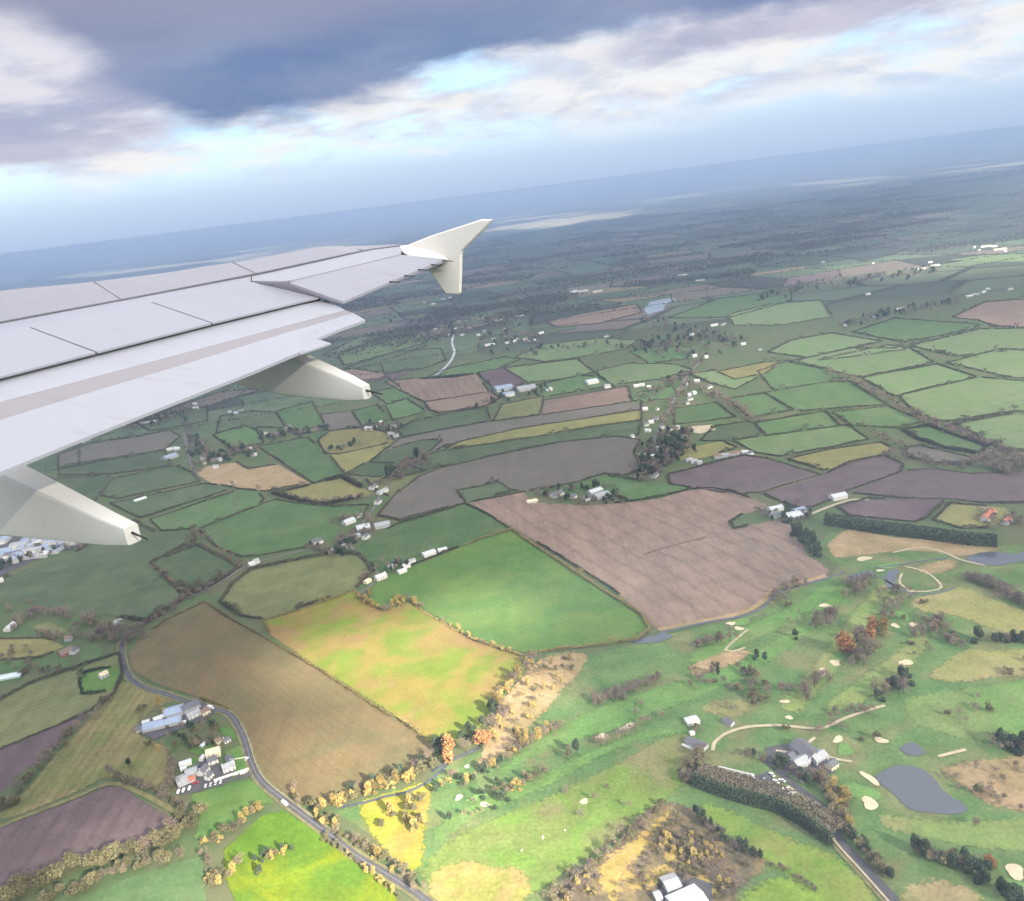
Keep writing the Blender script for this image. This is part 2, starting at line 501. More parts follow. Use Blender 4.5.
NAME = {'grass': 'grass_field', 'green': 'grass_field', 'lush': 'grass_field', 'lime': 'grass_field', 'pale': 'pasture_field', 'olive': 'rough_grass_field',
        'meadow': 'rough_grass_field', 'gold': 'yellow_grass_field', 'plough': 'ploughed_field', 'stubble': 'stubble_field', 'mauve': 'bare_soil_field',
        'sand': 'sandy_field', 'brown': 'brown_crop_field'}

def ang(p, q):
    a, b = G(*p), G(*q); return math.atan2(b[1] - a[1], b[0] - a[0])
def stripe(p, q, sp, st):          # lines running from pixel p to pixel q
    return (-(ang(p, q)) + math.pi / 2, sp, st)

# ================================================================== traced fields
# --- bottom left
fld('dark ploughed field edged by a belt of bare trees', 'plough', [(-60, 838), (0, 828), (60, 806), (110, 786), (124, 789), (150, 806), (181, 823), (174, 838), (140, 850), (100, 851), (57, 868), (25, 888), (-25, 918), (-70, 925)], hedge=False, stripe=stripe((57, 868), (110, 786), 14, .10))
fld('long rough meadow beside the farm sheds', 'meadow', [(122, 681), (150, 689), (176, 699), (150, 712), (138, 722), (140, 737), (165, 746), (172, 765), (170, 780), (150, 788), (108, 776), (70, 795), (20, 815), (-10, 822), (18, 800), (50, 762), (80, 730), (115, 692)], hedge=False, stripe=stripe((115, 692), (40, 790), 9, .16))
fld('brownish field behind the small walled garden', 'olive', [(-60, 742), (-10, 708), (30, 686), (75, 670), (118, 656), (121, 674), (113, 693), (88, 711), (0, 748), (-70, 772)], hedge=True, stripe=stripe((30, 690), (100, 668), 9, .12))
fld('narrow dark ploughed strip behind a row of trees', 'plough', [(-80, 778), (0, 749), (89, 713), (74, 728), (50, 752), (24, 771), (0, 794), (-80, 830)], hedge=False)
fld('bright green paddock below the white hamlet', 'lush', [(190, 796), (215, 788), (252, 780), (268, 795), (274, 804), (252, 806), (233, 826), (206, 843), (195, 838), (201, 815)], hedge=False)
fld('green field under the woodland belt', 'green', [(70, 912), (90, 895), (130, 877), (190, 859), (204, 855), (204, 880), (208, 908), (150, 960), (70, 960)], hedge=False)
fld('sunlit lime green field inside the road bend', 'lime', [(284, 811), (262, 816), (240, 836), (224, 850), (224, 874), (236, 905), (240, 960), (420, 960), (401, 905), (388, 884), (372, 866), (345, 847), (314, 829)], hedge=False, stripe=stripe((284, 820), (380, 890), 7, .06))
fld('large brown field beside the curving road', 'brown', [(205, 604), (225, 618), (258, 636), (285, 652), (313, 668), (345, 689), (383, 714), (434, 746), (430, 760), (418, 771), (395, 779), (372, 787), (345, 799), (320, 806), (300, 801), (272, 782), (257, 764), (248, 740), (243, 722), (228, 707), (197, 695), (152, 681), (133, 669), (131, 655), (142, 640), (166, 622)], hedge=True, stripe=stripe((205, 604), (434, 746), 8, .07), hm='gold', h=1.6, w=2.2, tree=.004, skip=((434, 760, 60), (257, 764, 60), (152, 681, 50)))
fld('sunlit yellow field with orange patches', 'special_yellow', [(266, 622), (300, 612), (330, 602), (354, 593), (364, 601), (374, 609), (389, 612), (400, 608), (412, 605), (425, 615), (445, 626), (470, 641), (500, 651), (526, 660), (519, 678), (501, 690), (489, 703), (490, 716), (477, 729), (458, 737), (440, 746), (416, 729), (383, 706), (345, 682), (313, 662), (288, 645), (272, 635)], hedge=True, hm='gold', h=2.0, skip=((500, 700, 42), (450, 745, 30)))
fld('green and brown field above the sunlit yellow field', 'olive', [(222, 602), (235, 583), (252, 571), (300, 561), (340, 554), (360, 557), (371, 570), (362, 580), (354, 588), (300, 606), (264, 618), (242, 615)], h=3.2, w=3.5)
fld('big bright green field with white trailers on its edge', 'lush', [(370, 590), (382, 579), (402, 573), (450, 554), (480, 541), (512, 532), (532, 546), (562, 566), (602, 592), (640, 616), (648, 629), (638, 638), (600, 644), (560, 648), (530, 652), (500, 645), (462, 630), (431, 612), (413, 602), (398, 605), (386, 609), (374, 605)], hm='gold', skip=((390, 575, 26), (440, 552, 24)), stripe=stripe((450, 560), (620, 610), 9, .06))
fld('dark green field between the white cottages and the stubble', 'green', [(357, 549), (366, 541), (396, 526), (430, 516), (465, 505), (488, 516), (508, 529), (450, 549), (402, 568), (379, 574), (371, 562)], skip=((368, 535, 20), (388, 572, 18)), tree=.004)
fld('huge pinkish stubble field', 'stubble', [(471, 503), (500, 498), (524, 493), (530, 503), (552, 505), (590, 507), (632, 503), (662, 498), (690, 491), (712, 489), (735, 494), (770, 507), (740, 514), (728, 523), (733, 531), (775, 521), (791, 527), (799, 540), (806, 556), (828, 570), (824, 577), (800, 581), (770, 588), (765, 600), (740, 611), (700, 620), (658, 629), (648, 618), (612, 587), (562, 556), (512, 526)], stripe=stripe((512, 526), (648, 618), 27, .15), h=2.2, skip=((570, 498, 45), (770, 515, 25), (720, 612, 75), (800, 575, 40)))
fld('bright green crescent field behind the stubble', 'green', [(562, 493), (578, 486), (606, 477), (640, 482), (662, 484), (690, 490), (662, 497), (634, 501), (612, 493), (586, 488)], skip=((590, 495, 25), (670, 495, 30)))
fld('wide bare mauve field', 'mauve', [(380, 515), (395, 497), (420, 478), (440, 470), (500, 456), (560, 444), (615, 438), (638, 441), (632, 453), (640, 469), (625, 474), (605, 472), (575, 481), (550, 486), (525, 490), (512, 489), (500, 481), (455, 490), (463, 501), (430, 511), (400, 519)], tree=.004, stripe=stripe((400, 515), (620, 440), 9, .06))
fld('small grey green enclosure inside the bare mauve field', 'grass', [(456, 491), (499, 482), (511, 490), (524, 491), (468, 501)])
fld('green strip field above the bare mauve field', 'grass', [(385, 478), (410, 474), (440, 465), (500, 453), (560, 441), (637, 434), (640, 422), (580, 431), (520, 441), (440, 453), (405, 462)])
fld('yellowish strip field', 'gold', [(446, 451), (520, 438), (580, 428), (640, 419), (640, 412), (580, 421), (520, 430), (462, 443)])
fld('mauve strip field', 'mauve', [(420, 458), (445, 444), (480, 437), (520, 427), (580, 418), (640, 409), (640, 402), (600, 408), (540, 417), (480, 425), (440, 432), (400, 440), (372, 462), (395, 462)])
fld('pinkish field beside a white farm lane', 'stubble', [(545, 402), (627, 388), (631, 400), (542, 413)])
fld('olive field below the blue sheds', 'olive', [(503, 406), (542, 398), (539, 412), (494, 422)])
fld('dull green field below the two pink fields', 'grass', [(436, 418), (485, 409), (489, 420), (440, 429), (405, 436), (400, 430), (412, 424)])
fld('green field beyond the white roofed barn', 'green', [(531, 388), (577, 378), (598, 378), (612, 386), (541, 396)])
fld('broad pale green field beyond the blue sheds', 'pale', [(506, 369), (577, 361), (592, 372), (560, 378), (528, 381)])
fld('dark mauve field behind the blue sheds', 'plough', [(480, 374), (505, 369), (523, 381), (520, 386), (498, 390), (486, 380)])
fld('striped pink field beside the glinting river', 'stubble', [(386, 380), (404, 381), (430, 379), (475, 375), (487, 391), (425, 401), (402, 390)], stripe=stripe((430, 378), (445, 398), 22, .22))
fld('lower pink field below the striped one', 'stubble', [(426, 403), (488, 393), (498, 398), (488, 404), (440, 412), (430, 409)])
fld('pink field behind the wing fairing', 'stubble', [(345, 372), (380, 366), (384, 376), (362, 379), (340, 380)])
fld('small green field under the flap fairing tip', 'green', [(372, 393), (397, 389), (411, 397), (389, 403)])
fld('small green field beside the pink fields', 'green', [(387, 405), (405, 400), (424, 411), (394, 419)])
fld('narrow green field behind the fairing tip', 'grass', [(365, 384), (388, 380), (398, 387), (372, 391)])
fld('small green field above the golden one', 'green', [(354, 412), (377, 407), (389, 419), (363, 425)])
fld('grey field beside the small green ones', 'mauve', [(322, 416), (350, 413), (358, 425), (330, 430)])
fld('golden field with a row of trees', 'gold', [(320, 441), (330, 433), (366, 429), (389, 435), (392, 441), (370, 446), (338, 453), (326, 452)])
fld('lower golden field below the row of trees', 'gold', [(332, 456), (391, 444), (382, 452), (362, 463), (345, 472)])
fld('green four sided field beside the sandy field', 'green', [(260, 447), (308, 439), (340, 474), (314, 482)])
fld('sandy field below the white village', 'sand', [(198, 474), (206, 468), (236, 464), (248, 471), (278, 466), (308, 483), (264, 490), (240, 488), (210, 481)], skip=((215, 466, 20),))
fld('golden field shaped like a boat', 'gold', [(274, 492), (342, 479), (372, 494), (352, 498), (330, 503), (300, 500)], h=4.5, w=6, skip=((372, 495, 12),))
fld('large green field beside the tree ringed cottages', 'green', [(201, 530), (256, 508), (275, 501), (300, 505), (330, 508), (367, 506), (362, 516), (328, 521), (340, 529), (331, 539), (300, 547), (262, 554), (241, 556), (216, 545)], skip=((345, 535, 22),))
fld('green strip above the large green field', 'green', [(152, 520), (241, 491), (256, 491), (262, 499), (256, 506), (200, 527), (162, 530)])
fld('grey green strip below the sandy field', 'grass', [(112, 504), (204, 485), (236, 489), (160, 511), (140, 517)])
fld('broad dull green field under the near fairing', 'grass', [(-40, 598), (25, 571), (77, 553), (115, 531), (135, 523), (155, 533), (191, 532), (194, 540), (149, 562), (184, 597), (146, 621), (112, 614), (70, 614), (25, 602), (-40, 608)], h=3.5, w=4, skip=((60, 610, 60),))
fld('square dull green field ringed by tall hedges', 'grass', [(152, 564), (197, 546), (238, 566), (220, 579), (195, 592)], h=4, w=5)
fld('little brown paddock in the trees', 'olive', [(30, 627), (50, 622), (74, 634), (60, 639)], hedge=False)
fld('rough yellow paddock above the greenhouse', 'gold', [(-10, 641), (45, 640), (62, 647), (40, 656), (-10, 659)], skip=((60, 645, 10),))
fld('bright green paddock beside the brown roofed house', 'green', [(79, 652), (95, 644), (103, 650), (100, 659), (81, 661)], hedge=False)
fld('green paddock below the brown roofed house', 'green', [(38, 661), (54, 656), (75, 662), (60, 669), (36, 669)], hedge=False)
fld('green paddock around the greenhouse', 'green', [(-12, 662), (22, 661), (26, 672), (22, 681), (-12, 686)], hedge=False)
fld('mown garden of the white cottage', 'lush', [(81, 682), (86, 674), (117, 668), (119, 676), (109, 690), (84, 693)], hedge=True, hm='dark', h=2.5, skip=((110, 675, 7),))
fld('mauve strip field under the flap', 'mauve', [(60, 468), (60, 456), (95, 444), (140, 438), (170, 432), (178, 437), (165, 448), (110, 458)])
fld('green strip field under the flap', 'grass', [(60, 474), (62, 467), (110, 460), (163, 451), (170, 465), (112, 473)])
fld('dark green strip field beside the tree lined lane', 'grass', [(113, 480), (175, 467), (192, 474), (198, 481), (118, 498), (102, 495)])
fld('green field behind the near fairing', 'grass', [(40, 486), (60, 479), (108, 477), (99, 495), (88, 507)])
fld('far green strip under the flap', 'grass', [(136, 421), (194, 410), (206, 409), (206, 420), (170, 427), (150, 430)])
fld('grey field under the flap edge', 'mauve', [(150, 414), (225, 392), (262, 392), (200, 407), (170, 413)])
fld('green field below a blue roofed house', 'green', [(215, 436), (244, 427), (256, 432), (262, 443), (232, 447), (224, 441)])
fld('upper green field below the flap', 'grass', [(218, 431), (222, 418), (252, 413), (275, 414), (284, 427), (246, 426)])
fld('green field split by a straight hedge', 'green', [(279, 412), (312, 404), (322, 425), (301, 433), (294, 430)])
fld('hedged green field above the golden field', 'green', [(297, 434), (318, 428), (330, 431), (318, 439), (302, 437)])
fld('long olive field left of the bare mauve field', 'grass', [(350, 474), (386, 452), (420, 442), (440, 441), (420, 459), (400, 468), (385, 476)])
fld('rough paddock around the big round tree', 'olive', [(368, 480), (385, 476), (410, 468), (420, 470), (405, 488), (392, 496), (378, 490)])
# --- middle right
fld('dark plough with a pale farm track', 'plough', [(670, 476), (743, 457), (767, 460), (819, 475), (761, 491), (728, 492), (671, 483)], tree=.003)
fld('dark plough beyond the pale farm track', 'plough', [(764, 494), (824, 476), (850, 464), (884, 457), (902, 465), (900, 471), (846, 490), (832, 498), (812, 506), (795, 506)], tree=.003)
fld('long dark plough reaching the picture edge', 'plough', [(850, 491), (902, 472), (935, 470), (970, 475), (1060, 472), (1060, 502), (985, 502), (950, 498), (900, 497)], tree=.006)
fld('dark plough in front of the evergreen belt', 'plough', [(838, 507), (869, 500), (943, 501), (926, 517), (915, 521), (850, 515)], tree=.003)
fld('olive paddock around the orange roofed house', 'gold', [(935, 520), (951, 505), (1005, 509), (1010, 518), (985, 527), (960, 527)], skip=((1000, 518, 15),))
fld('straw coloured strip field', 'gold', [(788, 457), (830, 451), (881, 444), (891, 449), (883, 455), (850, 462), (824, 469)])
fld('light green strip above the straw coloured one', 'pale', [(735, 441), (830, 429), (848, 427), (866, 439), (824, 447), (780, 455), (756, 451)])
fld('green strip field behind the light green one', 'green', [(757, 424), (825, 413), (837, 424), (770, 435), (763, 431)])
fld('green field with a tree in its hedge', 'green', [(835, 413), (888, 408), (921, 421), (898, 427), (852, 424)])
fld('square green field beyond the village', 'green', [(729, 400), (765, 395), (791, 410), (752, 416)])
fld('green field beside the village houses', 'green', [(676, 410), (716, 404), (734, 417), (676, 423)])
fld('grassy field below the pale yard', 'grass', [(702, 440), (716, 428), (748, 423), (762, 433), (736, 440)])
fld('gold and green paddock behind the dark plough', 'gold', [(667, 453), (720, 443), (734, 447), (712, 455), (680, 459)], skip=((700, 460, 20),))
fld('broad green field above the square one', 'green', [(769, 393), (824, 384), (850, 383), (884, 404), (830, 408), (801, 410)])
fld('pale green pasture with a tree studded hedge', 'pale', [(790, 360), (850, 350), (910, 350), (931, 362), (898, 369), (861, 376), (847, 374), (824, 368)], tree=.03)
fld('pale pasture sloping to the long diagonal hedge', 'pale', [(865, 379), (937, 366), (974, 377), (894, 395)], tree=.02)
fld('widest pale pasture', 'pale', [(900, 397), (980, 379), (1060, 386), (1060, 410), (1011, 410), (941, 421), (921, 415)], tree=.025)
fld('pale pasture at the picture edge', 'pale', [(955, 425), (1021, 414), (1060, 428), (1060, 454), (1006, 449), (968, 431)], tree=.02, h=3.5, w=4)
fld('bright green wedge between dark hedges', 'green', [(904, 430), (930, 428), (984, 447), (980, 453), (945, 447), (919, 438)], h=3.5, w=5)
fld('grey green wedge above the plough', 'mauve', [(907, 449), (922, 448), (974, 459), (965, 464), (939, 462), (909, 456)], h=3)
fld('pale pasture with dotted hedge trees', 'pale', [(947, 361), (1000, 351), (1060, 354), (1060, 380), (1011, 376)], tree=.03)
fld('far pasture beside a white cottage', 'green', [(852, 330), (895, 320), (977, 325), (972, 328), (905, 341)])
fld('far pasture below the brown field', 'pale', [(910, 344), (980, 331), (1060, 330), (1060, 344), (956, 355)], tree=.03)
fld('far yellow green pasture', 'pale', [(792, 342), (832, 335), (882, 344), (806, 356), (770, 352)])
fld('far strip pasture above the broad green field', 'pale', [(818, 358), (888, 347), (946, 354), (915, 348), (900, 349), (850, 356)])
fld('pinkish brown field beside the far hamlet', 'stubble', [(953, 315), (985, 304), (1060, 298), (1060, 327), (996, 325), (979, 319)])
fld('sunlit yellow strip far away', 'pale', [(950, 260), (985, 255), (1060, 253), (1060, 261), (990, 262)], hedge=False)
fld('far pasture crossed by a dark hedge', 'green', [(760, 372), (790, 362), (822, 369), (845, 376), (820, 382), (775, 389)])
fld('brownish paddock beside the far lane', 'gold', [(720, 372), (765, 364), (784, 364), (765, 372), (735, 378)])
fld('far green field left of the long lane', 'pale', [(690, 372), (715, 372), (735, 379), (760, 379), (735, 388), (712, 382)])
fld('rectangular green field by the long lane', 'green', [(630, 396), (672, 388), (676, 396), (634, 402)])
fld('long pale field with a pale lane', 'pale', [(518, 357), (545, 346), (600, 340), (636, 341), (625, 348), (580, 356), (545, 361)])
fld('green field between far woods', 'pale', [(598, 372), (630, 365), (676, 366), (690, 370), (660, 378), (610, 384)])
fld('dark green field by the far wood', 'green', [(632, 352), (664, 347), (690, 349), (686, 358), (650, 362)])
fld('pale field beyond the wood edge', 'pale', [(340, 356), (380, 340), (420, 336), (425, 342), (390, 352), (345, 364)])
fld('dull field beside the river', 'grass', [(345, 366), (395, 354), (440, 350), (444, 360), (420, 368), (390, 372)])
fld('thin green field over the river', 'green', [(420, 377), (450, 370), (505, 359), (520, 362), (490, 370), (455, 376)])
fld('pinkish far field left of the lake', 'stubble', [(548, 322), (590, 314), (636, 306), (640, 312), (600, 322), (556, 326)])
fld('green far field right of the lake', 'green', [(668, 316), (720, 300), (790, 292), (790, 300), (730, 316)])
fld('green far field below the lake', 'pale', [(730, 316), (770, 306), (820, 302), (830, 316), (780, 324), (735, 324)])

YELLOW = field_mat('field_yellow', (0.220, 0.180, 0.052), (0.140, 0.190, 0.032), 50, None, .10, c3=(0.235, 0.160, 0.070))
n_f = 0
for f in FIELDS:
    k = f['kind']
    if k == 'special_yellow': m, nm = YELLOW, 'yellow_grass_field'
    else:
        st = f['stripe']
        if st is None:
            e = max(range(len(f['pts'])), key=lambda i: math.dist(f['pts'][i - 1], f['pts'][i]))
            st = stripe(f['pts'][e - 1], f['pts'][e], rng.uniform(16, 26), .08)
        m, nm = fmat(k, st), NAME[k]
    z = f['z'] + 0.012 * (n_f % 9); n_f += 1
    if f['hedge']: f['pts'] = pix_grow(f['pts'], 1.5 if np.mean([q[1] for q in f['pts']]) < 480 else 1.2 if np.mean([q[1] for q in f['pts']]) < 600 else 1.6)
    dm = np.mean([np.linalg.norm(G(*q)) for q in f['pts']])
    o = soft_patch(nm, f['pts'], z, m, soft=min(9.0, 2.6 * max(1.0, dm / 1000)), rnd=False); tag(o, kind='structure')
    if f['hedge']:
        W = [G(*p) for p in f['pts']]
        ring = straight_line(W + [W[0]], 4.0)
        keep, runs = [], []
        for q in ring:
            px = P2((q[0], q[1], 0))
            bad = near_hedge(q) or px[1] > 930 or px[0] < -60 or px[0] > 1075 or any(math.hypot(px[0] - a, px[1] - b) < r for a, b, r in f['skip'])
            if bad:
                if len(keep) > 3: runs.append(np.array(keep))
                keep = []
            else: keep.append(q)
        if len(keep) > 3: runs.append(np.array(keep))
        for r_ in runs: remember(r_)
        hm = {'gold': M_HEDGE_GOLD, 'dark': M_DARK}.get(f['hm'], M_HEDGE)
        adj = {'gold': 'golden brown hedge', 'dark': 'clipped dark hedge'}.get(f['hm'], 'dark uneven hedge')
        if runs: hedge_obj(runs, adj + ' around the ' + f['desc'], f['w'], f['h'], hm, tree=f['tree'])
# ================================================================== far farmland, jittered patchwork in world space
def traced_limit(x):
    """sight-line depth under the horizon (pixels) below which the fields were traced one by one"""
    return 118 if x > 640 else (118 + (640 - x) * 0.16)
def below_horizon(px, py): return (py - (255 - 0.1255 * px)) * 0.992

def far_patchwork():
    cell_x, cell_y, a = 250.0, 175.0, R(14)
    ca, sa = math.cos(a), math.sin(a)
    nx, ny = 92, 74
    gx, gy = np.meshgrid(np.arange(nx + 1), np.arange(ny + 1))
    X = (gx - nx * 0.42) * cell_x + (gy % 2) * 60
    Y = 900 + gy * cell_y
    X = X + rng.normal(size=X.shape) * 52; Y = Y + rng.normal(size=Y.shape) * 34
    WX = X * ca - Y * sa * 0.6; WY = X * sa * 0.55 + Y * ca
    palette = np.array([(.082, .112, .068), (.098, .134, .074), (.112, .146, .086), (.086, .112, .072), (.15, .125, .105), (.118, .09, .092), (.20, .165, .10), (.052, .06, .045), (.055, .062, .048), (.22, .165, .13)])
    wts = np.array([.2, .17, .13, .13, .09, .07, .05, .07, .06, .03])
    V, Q, T = [], [], []
    HL = []
    for j in range(ny):
        for i in range(nx):
            q = [(WX[j, i], WY[j, i]), (WX[j, i + 1], WY[j, i + 1]), (WX[j + 1, i + 1], WY[j + 1, i + 1]), (WX[j + 1, i], WY[j + 1, i])]
            c = np.mean(q, 0)
            if c[1] < 1300 or c[1] > 9900 + rng.normal() * 500: continue
            px = P2((c[0], c[1], 0))
            if px[0] < -120 or px[0] > 1150: continue
            if below_horizon(*px) > traced_limit(px[0]) + 10: continue
            merge = rng.random() < .12
            w = .5 if merge else 5
            col = palette[rng.choice(len(palette), p=wts)] * rng.uniform(.88, 1.12)
            b = len(V)
            for p in q:
                d = c - p; L = np.linalg.norm(d) + 1e-6
                V.append((*(np.array(p) + d / L * w), .22))
            Q.append((b, b + 1, b + 2, b + 3)); T += [col] * 4
            dist = math.hypot(*c)
            if dist < 7500:
                for e in ((0, 1), (0, 3)):
                    if rng.random() < .86: HL.append((np.array(q[e[0]]), np.array(q[e[1]]), dist))
    me = mesh('farmland', V, Q)
    at = me.attributes.new('soil', 'FLOAT_COLOR', 'POINT')
    at.data.foreach_set('color', np.column_stack([np.array(T), np.ones(len(T))]).astype(np.float32).ravel())
    m, nt, bs = new_mat('farmland')
    c = nt.new('ShaderNodeAttribute', attribute_name='soil').outputs['Color']
    hs = nt.new('ShaderNodeHueSaturation'); nt.put(hs.inputs['Color'], c)
    nt.put(hs.inputs['Value'], nt.smooth(nt.noise(pos(nt), 1 / 45, 4, .6), .3, .7, .82, 1.18))
    nt.put(bs.inputs['Base Color'], hs.outputs[0]); bs.inputs['Roughness'].default_value = 1; bs.inputs['Specular IOR Level'].default_value = .03
    tag(link('farmland', me, m), kind='structure')
    Cs, Ss = [], []
    for a_, b_, dist in HL:
        L = straight_line([a_, b_], 8)
        s = dist / 850 * 0.95
        n = int(np.linalg.norm(b_ - a_) / s * 1.5)
        t = rng.random(n)[:, None]
        keep = rng.random(n) < .85
        q = a_ + (b_ - a_) * t + rng.normal(size=(n, 2)) * 2.2
        z = rng.random(n) ** 1.5 * rng.choice([3.0, 4.5, 9.0], n, p=[.6, .3, .1])
        Cs.append(np.column_stack([q, z + .4])[keep]); Ss.append((s * rng.uniform(.7, 1.4, n))[keep])
    # woods: drifts of crowns between the fields
    for k in range(230):
        y = 2100 + 8500 * rng.random() ** 1.5; x = rng.uniform(-.62, .68) * y
        px = P2((x, y, 0))
        if below_horizon(*px) > traced_limit(px[0]) - 6: continue
        s = y / 850 * 1.2; l = rng.uniform(60, 330); w = rng.uniform(12, 70); th = R(14) + rng.normal() * .35
        n = int(min(l * w / (s * s) * 2.0, 900))
        u = rng.uniform(-l, l, n); v = rng.normal(size=n) * w
        q = np.column_stack([x + u * math.cos(th) - v * math.sin(th), y + u * math.sin(th) + v * math.cos(th), rng.random(n) * 9 + 1])
        Cs.append(q); Ss.append(s * rng.uniform(.8, 1.6, n))
    C, S = np.vstack(Cs), np.concatenate(Ss)
    V, Q = leaf_quads(C, S)
    o = link('distant_woods', mesh_np('distant_woods', V, Q, np.repeat(rng.random(len(C)), 4)), M_HEDGE)
    tag(o, 'dark hedgerows and woods merging together across the far farmland', 'woods', kind='stuff')
far_patchwork()

# lake, river glint, sea
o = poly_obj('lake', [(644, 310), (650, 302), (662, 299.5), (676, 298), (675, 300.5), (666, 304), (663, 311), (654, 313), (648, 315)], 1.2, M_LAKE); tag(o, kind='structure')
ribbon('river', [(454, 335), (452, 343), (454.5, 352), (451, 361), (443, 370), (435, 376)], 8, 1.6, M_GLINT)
V = [(-52000, 24000, .6), (-20000, 27000, .6), (-14000, 31000, .6), (-13000, 38000, .6), (-16000, 52000, .6), (-22000, 71900, .6), (-52000, 71900, .6)]
tag(link('sea', mesh('sea', V, [tuple(range(7))]), M_SEA), kind='structure')

# ================================================================== golf course
def golf_mat(name, c1, c2, c3, size):
    return field_mat(name, c1, c2, size, None, .17, c3=c3, contrast=(.36, .64))
GOLF = golf_mat('golf_rough', (0.088, 0.160, 0.060), (0.116, 0.176, 0.068), (0.162, 0.172, 0.082), 34)
o = poly_obj('golf_turf', [(418, 800), (436, 766), (450, 760), (482, 752), (505, 725), (524, 690), (548, 652), (588, 655), (634, 645), (660, 636), (700, 628), (742, 618), (768, 604), (778, 592), (802, 586), (830, 579), (838, 566), (815, 548), (830, 532), (900, 540), (1000, 546), (1090, 540), (1090, 960), (440, 960), (418, 880), (380, 842), (352, 822), (336, 812), (372, 796), (396, 788)], .15, GOLF); tag(o, kind='structure')
FAIR = golf_mat('golf_fairway', (0.105, 0.205, 0.062), (0.125, 0.212, 0.066), (0.148, 0.205, 0.078), 60)
FAIRY = golf_mat('golf_fairway_pale', (0.150, 0.225, 0.075), (0.185, 0.225, 0.080), (0.215, 0.215, 0.095), 50)
ROUGHY = golf_mat('golf_dry_rough', (0.245, 0.225, 0.090), (0.205, 0.215, 0.080), (0.285, 0.235, 0.125), 40)
ROUGHT = golf_mat('golf_tan_rough', (0.340, 0.250, 0.150), (0.300, 0.220, 0.120), (0.240, 0.190, 0.100), 35)
DRIVE = golf_mat('golf_range', (0.125, 0.205, 0.045), (0.150, 0.190, 0.058), (0.175, 0.165, 0.080), 42)
GREEN = golf_mat('golf_green', (0.135, 0.245, 0.080), (0.130, 0.235, 0.075), None, 30)
def patch(name, pts, z, m): tag(soft_patch(name, pts, z, m), kind='structure')
patch('golf_fairway', [(424, 872), (438, 850), (470, 830), (512, 812), (560, 792), (610, 768), (650, 745), (680, 734), (697, 745), (693, 768), (676, 790), (655, 806), (618, 836), (570, 868), (540, 890), (500, 905), (440, 900)], .34, DRIVE)
patch('golf_fairway', [(440, 842), (480, 815), (540, 790), (600, 757), (650, 738), (690, 732), (650, 730), (590, 752), (520, 785), (470, 806), (436, 828)], .42, FAIR)
patch('golf_fairway', [(545, 735), (590, 712), (650, 690), (720, 668), (760, 650), (800, 622), (832, 590), (848, 584), (842, 600), (800, 640), (750, 672), (690, 700), (630, 722), (575, 742), (530, 758), (500, 775), (520, 752)], .30, FAIR)
patch('golf_fairway', [(780, 706), (795, 688), (820, 658), (845, 625), (866, 598), (880, 585), (892, 588), (880, 612), (858, 640), (838, 668), (815, 695), (798, 712)], .36, FAIRY)
patch('golf_fairway', [(826, 706), (850, 686), (875, 668), (900, 650), (918, 632), (928, 640), (915, 662), (890, 684), (862, 702), (838, 712)], .39, FAIRY)
patch('golf_fairway', [(690, 655), (730, 635), (770, 616), (800, 602), (826, 586), (836, 590), (812, 610), (775, 630), (735, 648), (700, 664)], .33, FAIR)
patch('golf_fairway', [(905, 700), (960, 690), (1060, 680), (1060, 735), (1000, 742), (950, 735), (915, 722)], .36, FAIR)
patch('golf_fairway', [(882, 815), (930, 820), (985, 822), (1060, 818), (1060, 850), (980, 848), (920, 836), (888, 828)], .33, FAIRY)
patch('golf_rough', [(910, 602), (940, 592), (962, 587), (992, 599), (1028, 612), (1070, 625), (1070, 642), (1018, 637), (980, 624), (956, 616), (925, 612)], .40, ROUGHY)
patch('golf_rough', [(930, 676), (948, 662), (968, 650), (1000, 651), (1060, 648), (1060, 676), (1005, 676), (980, 680), (950, 682)], .42, ROUGHY)
patch('golf_rough', [(828, 545), (838, 536), (850, 530), (893, 537), (940, 541), (1000, 547), (985, 553), (958, 556), (930, 552), (893, 552), (858, 556), (836, 558)], .38, ROUGHT)
patch('golf_rough', [(918, 568), (938, 562), (955, 560), (952, 570), (935, 574), (922, 573)], .44, ROUGHT)
patch('golf_rough', [(943, 769), (968, 762), (1000, 759), (1060, 755), (1060, 812), (1015, 810), (985, 802), (964, 787), (950, 778)], .42, ROUGHT)
patch('golf_rough', [(903, 892), (920, 884), (943, 881), (965, 888), (985, 903), (985, 950), (905, 950)], .42, ROUGHY)
patch('golf_rough', [(486, 742), (495, 712), (510, 692), (524, 676), (540, 660), (556, 655), (586, 654), (580, 672), (562, 690), (548, 708), (528, 728), (508, 748), (490, 765), (476, 772)], .40, ROUGHT)
patch('golf_rough', [(690, 667), (712, 657), (735, 650), (750, 653), (735, 664), (712, 671), (695, 676)], .44, ROUGHT)
patch('golf_rough', [(360, 806), (395, 792), (428, 782), (430, 800), (424, 832), (420, 870), (402, 866), (378, 842)], .40, golf_mat('golf_glow_rough', (0.29, 0.255, 0.045), (0.225, 0.25, 0.030), (0.31, 0.235, 0.065), 22))  # yellow sun glow put into this patch's colour
patch('golf_rough', [(500, 870), (512, 866), (530, 885), (525, 905), (500, 930), (440, 930), (430, 885), (440, 868), (470, 862)], .46, golf_mat('golf_tan_lime', (0.27, 0.215, 0.085), (0.22, 0.23, 0.06), (0.31, 0.22, 0.10), 30))
patch('golf_fairway', [(700, 806), (720, 808), (770, 830), (805, 846), (830, 853), (850, 868), (872, 892), (885, 960), (830, 960), (800, 890), (765, 862), (728, 838), (700, 822)], .36, golf_mat('lime_patchy', (0.150, 0.235, 0.045), (0.205, 0.225, 0.065), (0.130, 0.21, 0.05), 26))
